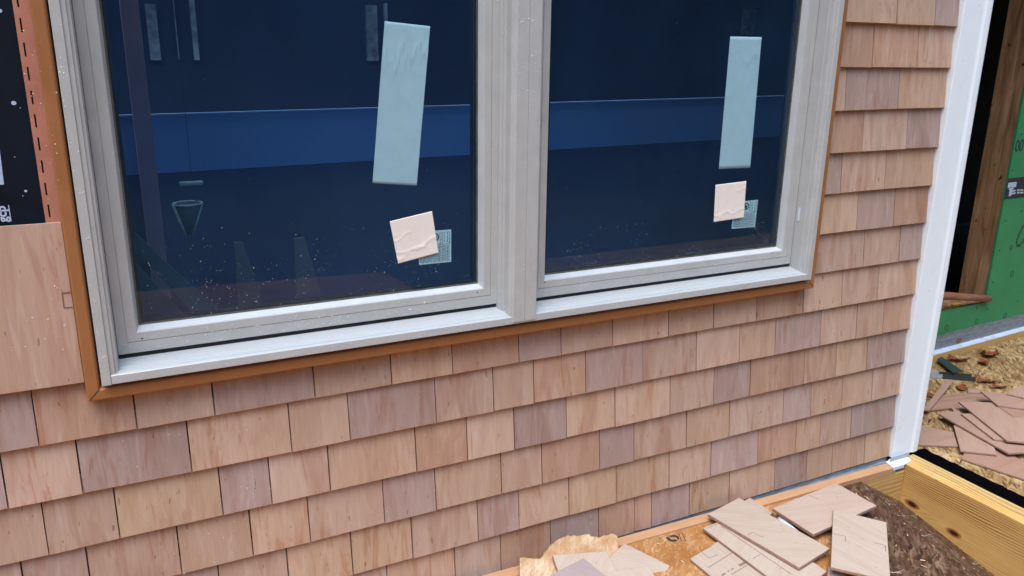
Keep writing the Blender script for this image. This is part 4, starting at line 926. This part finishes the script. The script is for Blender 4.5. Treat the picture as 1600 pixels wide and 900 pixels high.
for (a_, b_) in ((-0.018, 0.02), (0.822, 0.86), (1.84, 1.878)): clus(a_, b_, -0.66, 0.1, 60, lambda x, z: drop(Vector((x, 0.0119, z)), (0, -1, 0), rr()), 8, -0.1)
clus(1.90, 1.915, -0.75, 0.1, 60, lambda x, z: drop(Vector((x, F_ - 0.0001, z)), (0, -1, 0), rr()), 9, -0.2)
clus(0.04, 0.79, -0.66, -0.47, 420, lambda x, z: drop(Vector((x, GY - 0.0001, z)), (0, -1, 0), rr(0.0006, 0.0015)) if rng.random() < ((-0.44 - z) / 0.2) else None, 10, -0.18, 9)
clus(1.01, 1.80, -0.66, -0.55, 300, lambda x, z: drop(Vector((x, GY - 0.0001, z)), (0, -1, 0), rr(0.0006, 0.0013)) if rng.random() < ((-0.52 - z) / 0.12) else None, 11, 0.0, 9)
clus(0.04, 1.80, -0.5, 0.1, 26, lambda x, z: drop(Vector((x, GY - 0.0001, z)), (0, -1, 0), rr(0.0006, 0.0014)) if not 0.85 < x < 1.0 else None, 12, 0.0)
clus(-0.113, -0.062, -0.42, 0.1, 26, lambda x, z: drop(Vector((x, 0.0034 if x < -0.088 else -0.0312, z)), (0, -1, 0), rr(.0008, .002)), 13, -0.1)
clus(2.485, 2.57, -1.4, 0.1, 40, lambda x, z: drop(Vector((x, -0.0122, z)), (0, -1, 0), rr(.0007, .0014)), 14, 0.0)
tag(obj('raindrops', bm, MT['drop'], smooth=True), kind='stuff')
# ------------------------------------------------------------------ woods behind the photographer (mirrored dimly in the panes)
wm = NT('woods_leaves'); MT['woods'] = wm.fin(wm.mix((0.018, 0.026, 0.010), (0.040, 0.044, 0.020), wm.noise(wm.coord(), 0.9, 3)), 0.9, 0.1)
bm = bmesh.new()
for i in range(36000):
    a = rng.uniform(R(150), R(390)); d = rng.uniform(13, 19); z = -2.7 + 11.5 * rng.random() ** 0.8 * (0.75 + 0.3 * noise.noise(Vector((a * 4, 0, 0))))
    c = Vector((d * math.cos(a), -2 + d * math.sin(a), z)); u = Vector((rng.gauss(0, 1), rng.gauss(0, 1), rng.gauss(0, 1))).normalized(); v = u.orthogonal().normalized(); s = rng.uniform(0.10, 0.24)
    bm.faces.new([bm.verts.new(c + u * s), bm.verts.new(c + v * s * .7), bm.verts.new(c - u * s), bm.verts.new(c - v * s * .7)])
P_ = None
for i in range(241):
    a = R(150 + i); hh = 8.2 + 2.2 * noise.noise(Vector((a * 5, 0, 0))) + 0.8 * noise.noise(Vector((a * 23, 0, 0)))
    V_ = [bm.verts.new((rad * math.cos(a), -2 + rad * math.sin(a), z_)) for rad, z_ in ((18.6, -2.74), (18.6, hh), (21, hh * .9), (21, -2.74))]
    if P_:
        for k in range(3): bm.faces.new((P_[k], V_[k], V_[k + 1], P_[k + 1]))
    P_ = V_
tag(obj('woods', bm, MT['woods']), kind='stuff')
